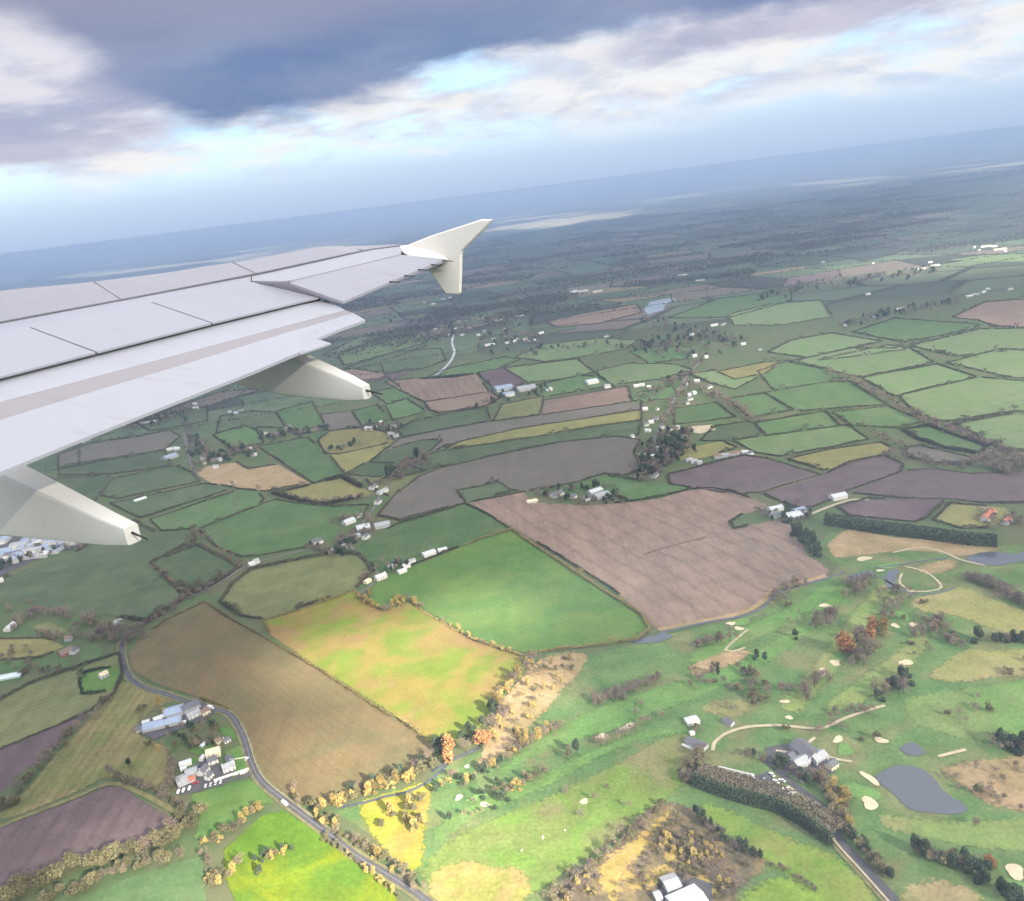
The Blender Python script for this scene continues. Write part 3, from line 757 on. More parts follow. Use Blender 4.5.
patch('golf_fairway', [(735, 960), (742, 899), (780, 878), (800, 886), (824, 899), (820, 960)], .48, golf_mat('lime_corner', (0.165, 0.255, 0.045), (0.18, 0.26, 0.05), None, 26))
patch('pale_path', [(700, 708), (722, 700), (750, 702), (742, 716), (715, 714)], .45, golf_mat('tee_ground', (0.165, 0.205, 0.075), (0.23, 0.20, 0.10), None, 20))

# bunkers, greens, ponds
def blob(name, px, py, a, b, th, z, m, n=14, wob=.22):
    c = G(px, py); ph = rng.random(3) * 6.28
    V = []
    for k in range(n):
        t = 2 * math.pi * k / n
        r = 1 + wob * math.sin(2 * t + ph[0]) + wob * .6 * math.sin(3 * t + ph[1])
        x, y = a * r * math.cos(t), b * r * math.sin(t)
        V.append((c[0] + x * math.cos(th) - y * math.sin(th), c[1] + x * math.sin(th) + y * math.cos(th), z))
    return tag(link(name, mesh(name, V, [tuple(range(n))]), m), kind='structure')
BUNK = [(602, 737, 9, 6), (628, 727, 9, 6), (584, 802, 6, 4), (459, 798, 5.5, 4.5), (485, 805, 6.5, 4), (467, 767, 4, 3), (825, 606, 8, 7), (864, 559, 12, 9), (910, 591, 5, 5), (895, 626, 6, 6),
        (913, 625, 6, 6), (835, 663, 8, 7), (823, 672, 6, 10), (906, 663, 8, 8), (785, 702, 6, 4), (789, 718, 5, 4), (838, 740, 8, 5), (881, 741, 7, 6), (870, 779, 5, 12), (870, 804, 9, 9),
        (1015, 872, 9, 9), (731, 624, 8, 5), (739, 629, 7, 6), (880, 571, 6, 5), (543, 838, 1.6, 3), (565, 831, 1.6, 1.4), (522, 851, 1.6, 1.6)]
for k, (x, y, a, b) in enumerate(BUNK): blob('sand_bunker', x, y, a * .66, b * .66, rng.uniform(-.3, .5), .62 + .004 * k, M_SANDB)
for k, (x, y, a, b) in enumerate([(1014, 888, 9, 11), (612, 728, 12, 8), (899, 616, 12, 12), (840, 655, 10, 9), (862, 793, 12, 14), (478, 798, 10, 6), (890, 566, 14, 10), (845, 750, 9, 8), (742, 622, 11, 9)]):
    blob('putting_green', x, y, a * .8, b * .8, .3, .54 + .003 * k, GREEN)
def pond(pts, z=.6): tag(poly_obj('pond', pts, z, M_POND), kind='structure')
pond([(875, 777), (884, 771), (893, 767), (903, 765.5), (914, 767), (923, 770), (931, 776), (938, 783), (942, 790), (952, 798), (963, 804), (968, 810), (964, 813), (953, 815), (935, 814), (918, 812), (908, 809), (900, 801), (890, 791), (881, 785)])
pond([(899, 749), (906, 744), (914, 743), (921, 748), (926, 753), (918, 757), (906, 755)])
pond([(966, 557), (980, 553), (998, 552), (1016, 555), (1030, 548), (1060, 548), (1060, 560), (1020, 562), (1000, 566), (982, 565), (970, 562)])
pond([(848, 576), (860, 573), (873, 571), (872, 577), (860, 580), (850, 581)])
pond([(886, 573), (892, 570), (899, 570), (896, 580), (892, 591), (887, 588), (885, 580)])
pond([(630, 643), (642, 638), (652, 637), (664, 632), (673, 637), (662, 642), (645, 644)], .7)
for k, p in enumerate([[(660, 633), (690, 626), (720, 620), (745, 616), (765, 606), (776, 594), (800, 586), (828, 578), (845, 572)]]):
    ribbon('river', p, 3.0, .55, M_POND)
ribbon('river', [(880, 577), (905, 592), (925, 595), (940, 593), (955, 588)], 2.5, .6, M_POND)
ribbon('river', [(875, 568), (900, 565), (925, 561), (950, 558)], 2.5, .6, M_POND)
ribbon('river', [(432, 772), (445, 764), (465, 755), (480, 748)], 3, .6, M_POND)
ribbon('stream_bank', [(340, 808), (365, 803), (385, 797), (405, 793), (425, 784), (440, 772), (448, 764)], 3, .58, M_POND)
ribbon('stream_bank', [(658, 630), (700, 622), (742, 613), (764, 601), (772, 590), (800, 583), (826, 576)], 7, .50, ROUGHT)

# ================================================================== roads, lanes and paths
ROAD = [(122, 640), (122, 655), (125, 668), (132, 680), (145, 688), (165, 694), (182, 700), (205, 707), (227, 713), (237, 724), (245, 741), (252, 764), (262, 782), (286, 802), (311, 821), (331, 836), (356, 856), (386, 874), (416, 893), (440, 912), (470, 935)]
ribbon('road_verge', ROAD, 10, .60, M_VERGE)
ribbon('road', ROAD, 5.6, .66, M_ASPH)
ribbon('road_marking', ROAD[4:], .18, .70, M_MARK)
ribbon('kerb', ROAD[9:15], .35, .78, M_PATH, off=3.1)
ribbon('lane', [(122, 645), (128, 632), (150, 620), (178, 602), (198, 594), (222, 582), (245, 567), (270, 559), (310, 550), (345, 548), (352, 540), (360, 527), (373, 510), (380, 496), (392, 484)], 4, .6, M_LANE)
ribbon('lane', [(350, 545), (360, 557), (372, 568), (378, 574), (371, 586), (362, 592)], 4, .62, M_LANE)
ribbon('lane', [(184, 432), (187, 448), (192, 466), (198, 476)], 6, .62, M_LANE)
ribbon('lane', [(640, 470), (648, 452), (658, 432), (668, 412), (676, 396), (686, 378), (700, 362)], 6, .66, M_LANE)
ribbon('lane', [(544, 410), (548, 402), (560, 399), (630, 386), (690, 374)], 5, .68, M_LANE)
ribbon('path', [(713, 751), (714, 744), (720, 738), (728, 733), (740, 729), (755, 726.5), (781, 726), (802, 728), (820, 729), (832, 725), (844, 719), (867, 711), (885, 706)], 3.2, .68, M_PATH)
ribbon('path', [(805, 746), (810, 742), (815, 738)], 3, .70, M_PATH)
ribbon('path', [(828, 757), (838, 760), (852, 762)], 2.6, .70, M_PATH)
ribbon('path', [(938, 757), (950, 754), (966, 750)], 3.0, .70, M_PATH)
ribbon('path', [(776, 751), (788, 753)], 2.4, .70, M_PATH)
ribbon('path', [(725, 651), (728, 647), (738, 638), (748, 630)], 2.4, .71, M_PATH)
ribbon('path', [(725, 650), (733, 652), (745, 648)], 2.4, .72, M_PATH)
ribbon('path', [(905, 567), (925, 572), (940, 584), (938, 590), (915, 592), (900, 584), (902, 574)], 2.6, .71, M_PATH)
ribbon('path', [(893, 553), (920, 548), (945, 553), (960, 560), (985, 566)], 3, .72, M_PATH)
ribbon('farm_track', [(760, 493), (790, 485), (822, 475)], 4, .64, M_VERGE)
ribbon('farm_track', [(846, 491), (875, 481), (901, 471)], 4, .64, M_VERGE)
ribbon('farm_track', [(812, 514), (832, 506), (852, 500), (869, 500)], 5, .66, M_PATH)
ribbon('farm_track', [(-20, 834), (0, 827), (35, 813), (75, 798), (110, 784), (140, 793), (182, 816)], 4.5, .64, M_VERGE)
DRV = [(762, 758), (775, 768), (792, 784), (812, 799), (831, 815), (836, 833), (846, 847), (860, 862), (880, 884), (897, 903), (920, 930)]
ribbon('drive', DRV, 6.0, .64, M_ASPH)
ribbon('drive_verge', DRV[4:], 3.2, .70, M_VERGE, off=-6.5)
ribbon('drive_verge', DRV[2:], 2.2, .70, M_PATH, off=-4.4)
tag(poly_obj('car_park', [(718, 768), (754, 777), (768, 772), (776, 783), (792, 797), (768, 800), (752, 792), (716, 779)], .67, M_ASPH), kind='structure')
tag(poly_obj('yard', [(765, 748), (800, 742), (822, 752), (836, 772), (812, 782), (790, 775), (770, 766)], .63, M_ASPH), kind='structure')
tag(poly_obj('yard', [(136, 732), (170, 708), (205, 703), (216, 712), (205, 720), (185, 728), (155, 740)], .63, M_ASPH), kind='structure')
tag(poly_obj('yard', [(176, 782), (200, 760), (215, 762), (236, 774), (222, 786), (180, 796)], .63, M_ASPH), kind='structure')
tag(poly_obj('yard', [(714, 783), (250, 772), (252, 776), (218, 785)][1:], .64, M_ASPH), kind='structure')
for k, pts in enumerate([[(178, 772), (182, 762), (196, 757), (204, 757), (200, 766), (186, 773)], [(226, 752), (240, 746), (250, 760), (250, 772), (236, 774), (224, 762)], [(218, 728), (232, 728), (238, 740), (228, 740)], [(186, 752), (206, 742), (216, 748), (204, 756)]]):
    tag(poly_obj('lawn', pts, .58 + k * .004, fmat('lush')), kind='structure')
tag(poly_obj('yard', [(688, 432), (690, 427), (712, 425), (716, 430), (700, 434)], .70, M_PATH), kind='structure')
tag(poly_obj('yard', [(524, 503), (530, 500), (540, 500), (536, 504)], .70, M_PATH), kind='structure')
tag(poly_obj('yard', [(655, 905), (658, 880), (675, 872), (712, 884), (712, 930), (655, 930)], .60, M_ASPH), kind='structure')
# scrub triangle
tag(soft_patch('scrub_ground', [(655, 806), (690, 808), (702, 818), (735, 842), (768, 864), (737, 890), (720, 935), (540, 935), (562, 890), (600, 860)], .50, golf_mat('scrub', (0.155, 0.120, 0.085), (0.120, 0.105, 0.070), (0.22, 0.17, 0.085), 14)), kind='structure')
M_CLEAR = golf_mat('scrub_gold', (0.35, 0.25, 0.085), (0.28, 0.225, 0.070), (0.36, 0.24, 0.12), 9)
tag(soft_patch('scrub_clearing', [(672, 812), (664, 824), (652, 836), (645, 848), (634, 862), (625, 868), (622, 890), (612, 905), (600, 880), (604, 862), (620, 850), (640, 836), (656, 820)], .58, M_CLEAR), kind='structure')
tag(soft_patch('scrub_clearing', [(646, 886), (652, 874), (666, 865), (682, 863), (700, 869), (712, 882), (717, 894), (706, 892), (694, 880), (676, 874), (662, 880), (650, 890)], .59, M_CLEAR), kind='structure')
tag(soft_patch('scrub_clearing', [(622, 870), (645, 872), (650, 880), (640, 890), (622, 884)], .60, M_CLEAR), kind='structure')
tag(soft_patch('scrub_clearing', [(660, 850), (676, 850), (680, 858), (668, 862)], .60, M_CLEAR), kind='structure')
# ================================================================== trees
def crown_mesh(name, n, rx, rz, zc, size, lobes=6, shell=.55, slim=1.0, up=.35):
    """leaf or twig clumps spread through several uneven lobes"""
    LC = rng.normal(size=(lobes, 3)) * np.array([rx * .42, rx * .42, rz * .38]); LC[0] = 0
    LR = rng.uniform(.42, .72, lobes)
    k = rng.integers(0, lobes, n)
    d = rng.normal(size=(n, 3)); d /= np.linalg.norm(d, axis=1)[:, None]
    r = (shell + (1 - shell) * rng.random(n))[:, None] * LR[k][:, None]
    C = LC[k] + d * r * np.array([rx, rx, rz]); C[:, 2] += zc
    C[:, 2] = np.maximum(C[:, 2], .5)
    V, Q = leaf_quads(C, size * rng.uniform(.6, 1.4, n), up, slim)
    tint = np.repeat(np.clip((C[:, 2] - zc) / rz * .0 + rng.random(n), 0, 1), 4)
    return mesh_np(name, V, Q, tint)

def trunk_mesh(name, h, r, limbs=5, spread=1.8):
    V, Fc = [], []
    def tube(p, q, r0, r1, n=6):
        p, q = np.array(p, float), np.array(q, float); d = q - p; d /= np.linalg.norm(d)
        a = np.cross(d, (0.3, 1, .2)); a /= np.linalg.norm(a); b = np.cross(d, a); o = len(V)
        for c, rr in ((p, r0), (q, r1)):
            for k in range(n):
                t = 2 * math.pi * k / n; V.append(c + (a * math.cos(t) + b * math.sin(t)) * rr)
        for k in range(n): Fc.append((o + k, o + (k + 1) % n, o + n + (k + 1) % n, o + n + k))
        Fc.append(tuple(range(o + n, o + 2 * n)))
    tube((0, 0, -.3), (0, 0, h * .45), r, r * .75); tube((0, 0, h * .42), (0.1, 0, h * .9), r * .75, r * .2)
    for k in range(limbs):
        t = 2 * math.pi * k / limbs + rng.random(); z = h * rng.uniform(.3, .55)
        tube((0, 0, z), (math.cos(t) * spread, math.sin(t) * spread, z + h * .28), r * .45, r * .12)
    return mesh(name, V, Fc)

KINDS = {}
def tree_kind(key, name, mat, builds):
    lst = []
    for b in builds:
        root = bpy.data.objects.new(name, None); root.empty_display_size = 1
        cr = link('crown', crown_mesh('crown', **b['c']), mat); tr = link('trunk', trunk_mesh('trunk', **b['t']), M_TRUNK)
        cr.parent = root; tr.parent = root
        for ch in (cr, tr): COL.objects.unlink(ch)
        lst.append((root, cr, tr))
    KINDS[key] = (name, mat, lst)
def bl(n, rx, rz, zc, size, h, r=.28, limbs=5, spread=1.8, **k): return dict(c=dict(n=n, rx=rx, rz=rz, zc=zc, size=size, **k), t=dict(h=h, r=r, limbs=limbs, spread=spread))
# unit trees are about 8 m across and 9 m tall
tree_kind('bare', 'bare_tree', M_BARE, [bl(520, 4.2, 4.4, 5.2, .62, 8, slim=.45, shell=.35), bl(471, 4.6, 3.8, 4.8, .62, 8, slim=.45, shell=.35), bl(496, 3.7, 4.8, 5.6, .6, 9, slim=.45, shell=.35)])
tree_kind('olive', 'bushy_tree', M_OLIVE, [bl(920, 4.2, 4.0, 4.6, .68, 7, shell=.5), bl(920, 4.5, 3.6, 4.3, .68, 7, shell=.5)])
tree_kind('gold', 'golden_tree', M_GOLD, [bl(880, 4.0, 4.2, 4.9, .66, 8, slim=.7, shell=.45), bl(880, 3.6, 4.6, 5.2, .66, 8, slim=.7, shell=.45)])
tree_kind('orange', 'orange_tree', M_ORANGE, [bl(1120, 4.0, 4.6, 5.4, .66, 8, lobes=5, shell=.55)])
tree_kind('dark', 'evergreen_tree', M_DARK, [bl(1120, 3.9, 4.4, 5.0, .7, 8, lobes=5, shell=.6), bl(1040, 3.2, 5.2, 5.6, .66, 9, lobes=5, shell=.6)])
tree_kind('conifer', 'conifer_tree', M_DARK, [bl(840, 2.3, 6.2, 6.4, .6, 10, lobes=4, shell=.5)])
tree_kind('purple', 'bare_tree', M_PURPLE, [bl(496, 4.2, 4.2, 5.0, .62, 8, slim=.5, shell=.35), bl(496, 4.5, 3.7, 4.6, .62, 8, slim=.5, shell=.35)])

TREES = []
def tp(kind, label, group, pts):
    for p in pts: TREES.append((kind, label, group, p[0], p[1], p[2] if len(p) > 2 else 8.0))
def tl(kind, label, group, line, n, jit, size):
    """n trees along a pixel line, jitter in pixels, sizes in metres"""
    L = np.array(line, float); d = np.concatenate([[0], np.cumsum(np.linalg.norm(np.diff(L, axis=0), axis=1))])
    for k in range(n):
        t = (k + rng.uniform(.1, .9)) / n * d[-1]
        x = np.interp(t, d, L[:, 0]) + rng.normal() * jit; y = np.interp(t, d, L[:, 1]) + rng.normal() * jit * .6
        kk = kind if isinstance(kind, str) else kind[rng.integers(len(kind))]
        TREES.append((kk, label, group, x, y, rng.uniform(*size)))

# groups: every tree in a group looks alike and shares its label
tl(('olive', 'olive', 'bare'), 'bushy olive brown tree in the belt below the big dark ploughed field', 'trees in the belt below the dark ploughed field', [(6, 902), (32, 888), (62, 874), (87, 866), (120, 854), (142, 849), (168, 842), (184, 828), (194, 816)], 46, 4.5, (8, 13))
tl(('olive', 'bare'), 'smaller tree on the grass side of the belt below the dark plough', 'trees on the grass side of the belt', [(40, 903), (80, 890), (110, 877), (145, 866), (180, 856)], 22, 3, (6, 10))
tl(('bare', 'olive', 'purple'), 'tree in the row between the rough meadow and dark ploughed strip', 'trees between the rough meadow and the ploughed strip', [(112, 694), (98, 712), (75, 730), (52, 754), (30, 778), (12, 800), (-4, 812)], 34, 3, (5, 9))
tl(('bare', 'purple', 'olive'), 'tree in the hedge line above the dark ploughed field corner', 'trees above the dark ploughed field corner', [(108, 774), (124, 781), (140, 786), (158, 793), (174, 803), (186, 814)], 24, 2.5, (5, 9))
tl(('bare', 'purple'), 'bare tree screening the back of the white hamlet', 'bare trees behind the white hamlet', [(168, 756), (172, 768), (172, 782), (174, 793)], 12, 2.5, (6, 9))
tl(('gold', 'olive', 'bare'), 'sunlit tree in the short hedge between two bright green fields', 'sunlit trees between the bright green fields', [(202, 846), (220, 838), (236, 830), (248, 818), (262, 808)], 14, 2, (5, 9))
tl(('gold', 'olive', 'bare'), 'bush in the clump beside the pale green hollow', 'bushes beside the green hollow', [(206, 856), (208, 872), (213, 888), (222, 882), (234, 874), (242, 862)], 13, 2, (5, 9))
tl(('gold', 'dark', 'olive'), 'small bush in the curved strip inside the lime green field', 'bushes in the lime green field', [(256, 876), (262, 866), (272, 858), (284, 853), (293, 852)], 12, 2.5, (4, 6.5))
tl(('gold', 'bare', 'olive'), 'roadside tree between the sunlit road and the golf course', 'roadside trees by the golf course', [(288, 792), (300, 802), (314, 812), (332, 824), (348, 836), (366, 850), (386, 862), (404, 876), (420, 892)], 40, 2.6, (4.5, 8))
tl(('olive', 'gold'), 'low bush on the field side of the sunlit road', 'bushes on the field side of the road', [(318, 836), (338, 848), (360, 864), (382, 882), (398, 900)], 16, 1.6, (3, 5))
tl(('gold', 'gold', 'olive'), 'golden tree along the stream at the foot of the brown field', 'golden trees along the stream', [(322, 808), (345, 801), (366, 794), (388, 788), (400, 783), (416, 777), (430, 768)], 28, 2.4, (5.5, 9))
tl(('dark', 'purple'), 'dark tree put in as the shadow of a golden stream tree', 'shadow trees behind the golden ones', [(350, 794), (372, 786), (392, 778), (408, 770), (424, 762), (434, 754)], 12, 2, (6, 9))  # dark crowns added where the golden trees' shadows fall
tp('orange', 'round orange tree at the corner of the sunlit yellow field', None, [(449, 760, 14)])
tp('orange', 'tall egg shaped orange tree beside the stream', None, [(482, 744, 13)])
tp('bare', 'wide brown bare tree between the two orange trees', None, [(466, 752, 12)])
tl(('dark', 'dark', 'purple'), 'dark tree standing in for shadow at the sunlit yellow field corner', 'shadow trees around the orange ones', [(440, 750), (452, 742), (470, 734), (490, 722), (494, 706)], 9, 2, (7, 10))  # added in place of the orange trees' cast shadows
tl(('bare', 'gold', 'purple'), 'sunlit pinkish brown tree along the stream beside tan scrub', 'pinkish trees along the stream', [(494, 728), (502, 716), (500, 700), (506, 690), (514, 682), (524, 670), (535, 660)], 26, 3, (6, 10))
tl(('gold', 'bare', 'gold', 'olive'), 'golden scrub bush on the tan strip beside the sunlit yellow field', 'golden scrub on the tan strip', [(488, 752), (500, 728), (512, 706), (524, 690), (538, 676), (552, 664), (572, 660), (560, 676), (544, 696), (524, 720), (506, 742)], 46, 4, (3.5, 6.5))
tl(('gold', 'olive'), 'golden tree standing in the bright lime rough', 'golden trees in the lime rough', [(386, 822), (392, 812), (406, 818), (414, 832), (418, 820), (408, 806), (418, 796), (424, 806)], 18, 3, (5, 8))
tl(('gold', 'bare', 'dark'), 'thin golf course tree in the row under the orange trees', 'thin trees under the orange trees', [(436, 796), (446, 784), (456, 776), (468, 784), (480, 776), (494, 768), (505, 760), (514, 750)], 24, 3, (4.5, 7))
tl(('bare', 'dark', 'olive'), 'small fairway tree beside the two pale bunkers', 'small trees by the pale bunkers', [(448, 822), (470, 814), (488, 812), (505, 796), (508, 784), (470, 800)], 12, 4, (4, 7))
tl(('bare', 'purple', 'gold'), 'brown tree in the clump below the tan scrub', 'brown trees below the tan scrub', [(514, 756), (522, 746), (536, 740), (546, 733), (558, 726)], 22, 3, (5.5, 9))
tp('dark', 'dark evergreen standing alone between two fairways', None, [(577, 755, 10)])
tp('bare', 'pale bare tree touching the lone dark evergreen', None, [(568, 760, 10)])
tl(('gold', 'olive', 'bare'), 'slim tree in the row beside the long bright fairway', 'slim trees by the bright fairway', [(514, 792), (524, 784), (536, 778), (547, 774)], 10, 2, (5, 8))
tl(('bare', 'purple'), 'bare tree close behind a pale fairway bunker', 'bare trees behind the bunkers', [(590, 742), (600, 745), (612, 740), (634, 733), (645, 722), (662, 720)], 11, 2.5, (5, 8))
tl(('purple', 'purple', 'bare'), 'purplish tree in the dense clump in the middle of the fairways', 'purplish clump between the fairways', [(590, 704), (604, 702), (618, 698), (632, 690), (646, 686), (658, 680)], 34, 3, (6, 10))
tl(('purple', 'bare'), 'purplish tree in the small round clump beside the winding path', 'purplish clump by the path', [(698, 648), (706, 645), (716, 643), (726, 640)], 12, 2, (7, 10))
tl(('dark', 'conifer'), 'dark evergreen scattered over the upper golf rough', 'dark evergreens on the upper rough', [(706, 682), (716, 676), (737, 682), (756, 667), (762, 652), (756, 672), (795, 634)], 6, 2.5, (6, 8.5))
tl(('bare', 'olive', 'purple'), 'bare tree scattered over the upper golf rough', 'bare trees on the upper rough', [(690, 690), (705, 672), (728, 690), (742, 668), (760, 682), (748, 700), (770, 690), (760, 712)], 26, 6, (6, 9))
tl(('purple', 'bare', 'purple'), 'tree in the thicket along the stubble field corner', 'thicket along the stubble corner', [(768, 602), (778, 592), (788, 587), (800, 584), (790, 596), (775, 606)], 18, 3, (6, 10))
tl(('purple', 'bare', 'purple'), 'purplish tree beside the first bunker past the stubble field', 'purplish trees by a bunker', [(812, 632), (820, 624), (828, 620), (834, 612), (826, 628)], 20, 3, (7, 10))
tl(('purple', 'bare'), 'purplish tree in the thicket beside the small upper pond', 'purplish thicket by the small pond', [(844, 590), (852, 588), (860, 584), (868, 580), (860, 592), (848, 598)], 18, 3, (8, 11))
tl(('purple', 'bare'), 'brown tree in the strip between two curving fairways', 'brown trees between curving fairways', [(884, 602), (888, 612), (890, 622), (898, 604), (908, 598), (880, 592)], 16, 3, (7, 11))
tp('orange', 'bright orange tree with a rounded crown among brown golf trees', None, [(871, 636, 15)])
tp('orange', 'broad orange tree standing above two bunkers', None, [(847, 653, 16)])
tp('gold', 'dull orange brown tree right behind the bright orange one', None, [(884, 637, 14)])
tl(('bare', 'olive', 'purple'), 'greyish tree packed around the orange golf course trees', 'greyish trees around the orange ones', [(852, 634), (860, 640), (866, 650), (872, 652), (862, 662), (850, 664), (858, 656)], 13, 3, (9, 13))
tl(('purple', 'bare'), 'tree in the loose thicket beside the yellow rough', 'loose thicket by the yellow rough', [(916, 640), (924, 632), (934, 624), (944, 620), (940, 634), (950, 642), (960, 645)], 34, 4, (6, 10))
tl(('purple',), 'dark bare tree in the wood curving round the yellow rough', 'wood curving round the yellow rough', [(964, 578), (976, 581), (990, 586), (1004, 594), (1018, 602), (1034, 610)], 46, 3, (7, 10))
tp('dark', 'round dark evergreen alone on the yellow rough', None, [(980, 641, 12)])
tl(('purple', 'dark'), 'dark tree in the low belt at the end of the yellow rough', 'low belt on the yellow rough', [(992, 643), (1004, 641), (1018, 642), (1034, 644)], 16, 2, (6, 9))
tl(('dark', 'purple', 'bare', 'bare'), 'tree in the dark grove above the gravel path end', 'dark grove above the path', [(876, 698), (884, 694), (894, 688), (900, 680), (908, 676), (896, 696)], 24, 3.5, (7, 11))
tl(('bare', 'purple'), 'reddish brown tree along the pale gravel path', 'brown trees along the gravel path', [(818, 734), (828, 726), (836, 716), (852, 712), (866, 716), (874, 708)], 14, 2.5, (5.5, 8))
tl(('bare', 'purple'), 'brown fairway tree near the two small pale bunkers', 'brown trees by two small bunkers', [(774, 692), (782, 690), (804, 698), (806, 688), (822, 682), (828, 676), (800, 706)], 18, 3, (6.5, 9.5))
tl(('bare', 'olive'), 'small brown tree on the green slope beyond the drive', 'brown trees on the green slope', [(944, 720), (958, 714), (966, 722), (978, 700), (990, 712)], 7, 3, (5, 7))
tl(('olive', 'bare', 'gold'), 'brown tree in the overgrown bank below the clubhouse', 'overgrown bank below the clubhouse', [(818, 778), (826, 788), (836, 796), (844, 806), (838, 818), (846, 826), (828, 798)], 34, 4, (5.5, 9))
tl(('bare', 'dark', 'purple'), 'tree crowding round the grey clubhouse roofs', 'trees round the clubhouse', [(742, 758), (756, 756), (764, 762), (776, 760), (806, 784), (800, 780), (812, 788), (826, 770)], 18, 3, (6, 9))
tl(('bare', 'olive', 'dark'), 'bush along the straight lower drive', 'bushes along the lower drive', [(848, 830), (856, 842), (866, 854), (876, 866), (888, 880)], 20, 2.5, (4.5, 7.5))
tl(('dark', 'purple', 'olive'), 'tree in the dark thicket below the large pond', 'dark thicket below the large pond', [(916, 852), (928, 858), (944, 864), (960, 862), (968, 868), (980, 872), (985, 884)], 30, 4, (6, 10))
tp('orange', 'small orange tree below the large pond', None, [(990, 867, 8)])
tl(('dark',), 'dark evergreen beside the lowest bunker and green', 'evergreens by the lowest bunker', [(998, 893), (1008, 898), (1016, 902)], 5, 2, (8, 11))
tl(('dark', 'dark', 'purple'), 'dark tree at the edge of the tan rough beyond the large pond', 'dark trees beyond the large pond', [(1004, 742), (1014, 746), (1024, 750), (1034, 752), (990, 744)], 12, 3, (8, 12))
tl(('bare', 'purple'), 'bare tree dotted over the tan rough beyond the pond', 'bare trees on the tan rough', [(950, 776), (962, 784), (984, 794), (995, 800), (975, 768)], 7, 4, (4.5, 7))
tl(('bare', 'olive', 'purple'), 'tree in the brown thicket at the blunt end of the tall hedge', 'thicket at the end of the tall hedge', [(682, 778), (688, 770), (694, 762), (700, 756), (686, 786), (694, 778)], 20, 3, (6, 9))
tl(('dark', 'conifer', 'purple'), 'dark tree along the upper edge of the brown scrub', 'dark trees above the brown scrub', [(692, 816), (702, 824), (716, 834), (730, 844), (745, 852), (762, 862)], 22, 2.5, (5, 8.5))
tl(('bare', 'olive', 'purple'), 'tree in the hedge between the lime fairway and the brown scrub', 'trees between fairway and scrub', [(664, 808), (648, 818), (632, 832), (614, 846), (596, 862), (580, 876), (562, 892), (548, 902)], 40, 2.5, (4.5, 7.5))
for poly, n in (([(672, 822), (690, 820), (720, 842), (748, 864), (732, 884), (716, 872), (690, 862), (668, 868), (660, 858)], 70), ([(560, 905), (580, 885), (598, 872), (600, 900)], 26), ([(650, 842), (664, 830), (676, 846), (660, 860)], 14), ([(718, 880), (735, 870), (735, 890), (715, 905)], 16)):
    P = np.array(poly, float)
    for k in range(n):
        w = rng.dirichlet(np.ones(len(P)) * .55); q = w @ P
        TREES.append((('purple', 'bare', 'olive', 'gold', 'purple', 'bare')[rng.integers(6)], 'scrubby bush inside the brown scrub around the white roofed barn', 'scrub around the white roofed barn', q[0], q[1], rng.uniform(3.5, 6.5)))
tl(('bare', 'purple'), 'bush in the dark hedge pointing into the lime corner field', 'bushes at the lime corner field', [(766, 866), (780, 868), (792, 874), (806, 884), (820, 895)], 14, 1.2, (2.5, 4.5))
# the valley on the left
for line, n, j, s in (([(26, 616), (46, 612), (66, 616), (84, 622), (100, 626)], 34, 5, (7, 11)), ([(92, 632), (106, 636), (118, 640), (128, 644), (136, 636), (112, 628), (100, 642)], 44, 5, (7, 11)), ([(0, 606), (14, 610), (26, 622), (10, 632)], 18, 4, (6, 9)), ([(40, 636), (64, 638), (82, 636), (94, 640)], 20, 2.5, (6, 9))):
    tl(('purple', 'bare', 'bare'), 'bare tree in the brown wood at the lane junction', 'brown wood at the lane junction', line, n, j, s)
tl(('bare', 'purple'), 'bare tree lining the sunken lane above the large brown field', 'trees lining the sunken lane', [(136, 634), (150, 622), (166, 612), (182, 602), (198, 593), (212, 585), (226, 574), (238, 566)], 44, 2.2, (5, 8))
tl(('bare', 'purple'), 'bare tree in the hedge on the far side of the square field', 'trees of the square field', [(152, 568), (166, 578), (180, 590), (192, 596)], 16, 1.6, (5, 7.5))
tl(('bare', 'purple'), 'bare tree in the hedge running up from the lane crossing', 'trees above the lane crossing', [(192, 530), (206, 538), (222, 550), (238, 562), (246, 566)], 18, 1.8, (5, 8))
tl(('bare', 'olive', 'purple'), 'bare tree around the greenhouse and paddocks', 'trees around the greenhouse', [(24, 668), (32, 664), (30, 674), (0, 660), (20, 648), (44, 672), (60, 672), (75, 668)], 20, 2.5, (6, 9))
tl(('purple', 'dark', 'bare'), 'tree below the industrial estate roofs', 'trees below the industrial estate', [(-5, 572), (10, 566), (26, 560), (44, 556), (62, 551), (80, 548)], 22, 2, (8, 11))
tl(('dark', 'olive', 'bare'), 'tree shading the gardens of the white hamlet', 'garden trees in the white hamlet', [(176, 733), (186, 728), (200, 732), (212, 722), (220, 730), (206, 744), (192, 748), (214, 745), (180, 742)], 24, 3, (5, 8))
tl(('olive', 'gold', 'bare'), 'small tree between the meadow and the farm sheds', 'small trees by the farm sheds', [(136, 722), (142, 714), (152, 706), (160, 702), (170, 745), (160, 750), (150, 742)], 14, 2.5, (4, 6.5))
tp('dark', 'lone dark bush in the long rough meadow', None, [(129, 767, 6)])
tl(('bare', 'dark', 'purple'), 'tree around the white cottages on the lane', 'trees around the cottages on the lane', [(308, 548), (318, 552), (330, 556), (342, 552), (348, 545), (335, 545), (356, 540), (350, 534)], 34, 3, (7, 11))
tl(('purple', 'bare'), 'tree among the pale barns beyond the cottages', 'trees among the pale barns', [(330, 522), (342, 520), (352, 518), (364, 516), (372, 522), (362, 534), (376, 532)], 24, 2.5, (7, 10))
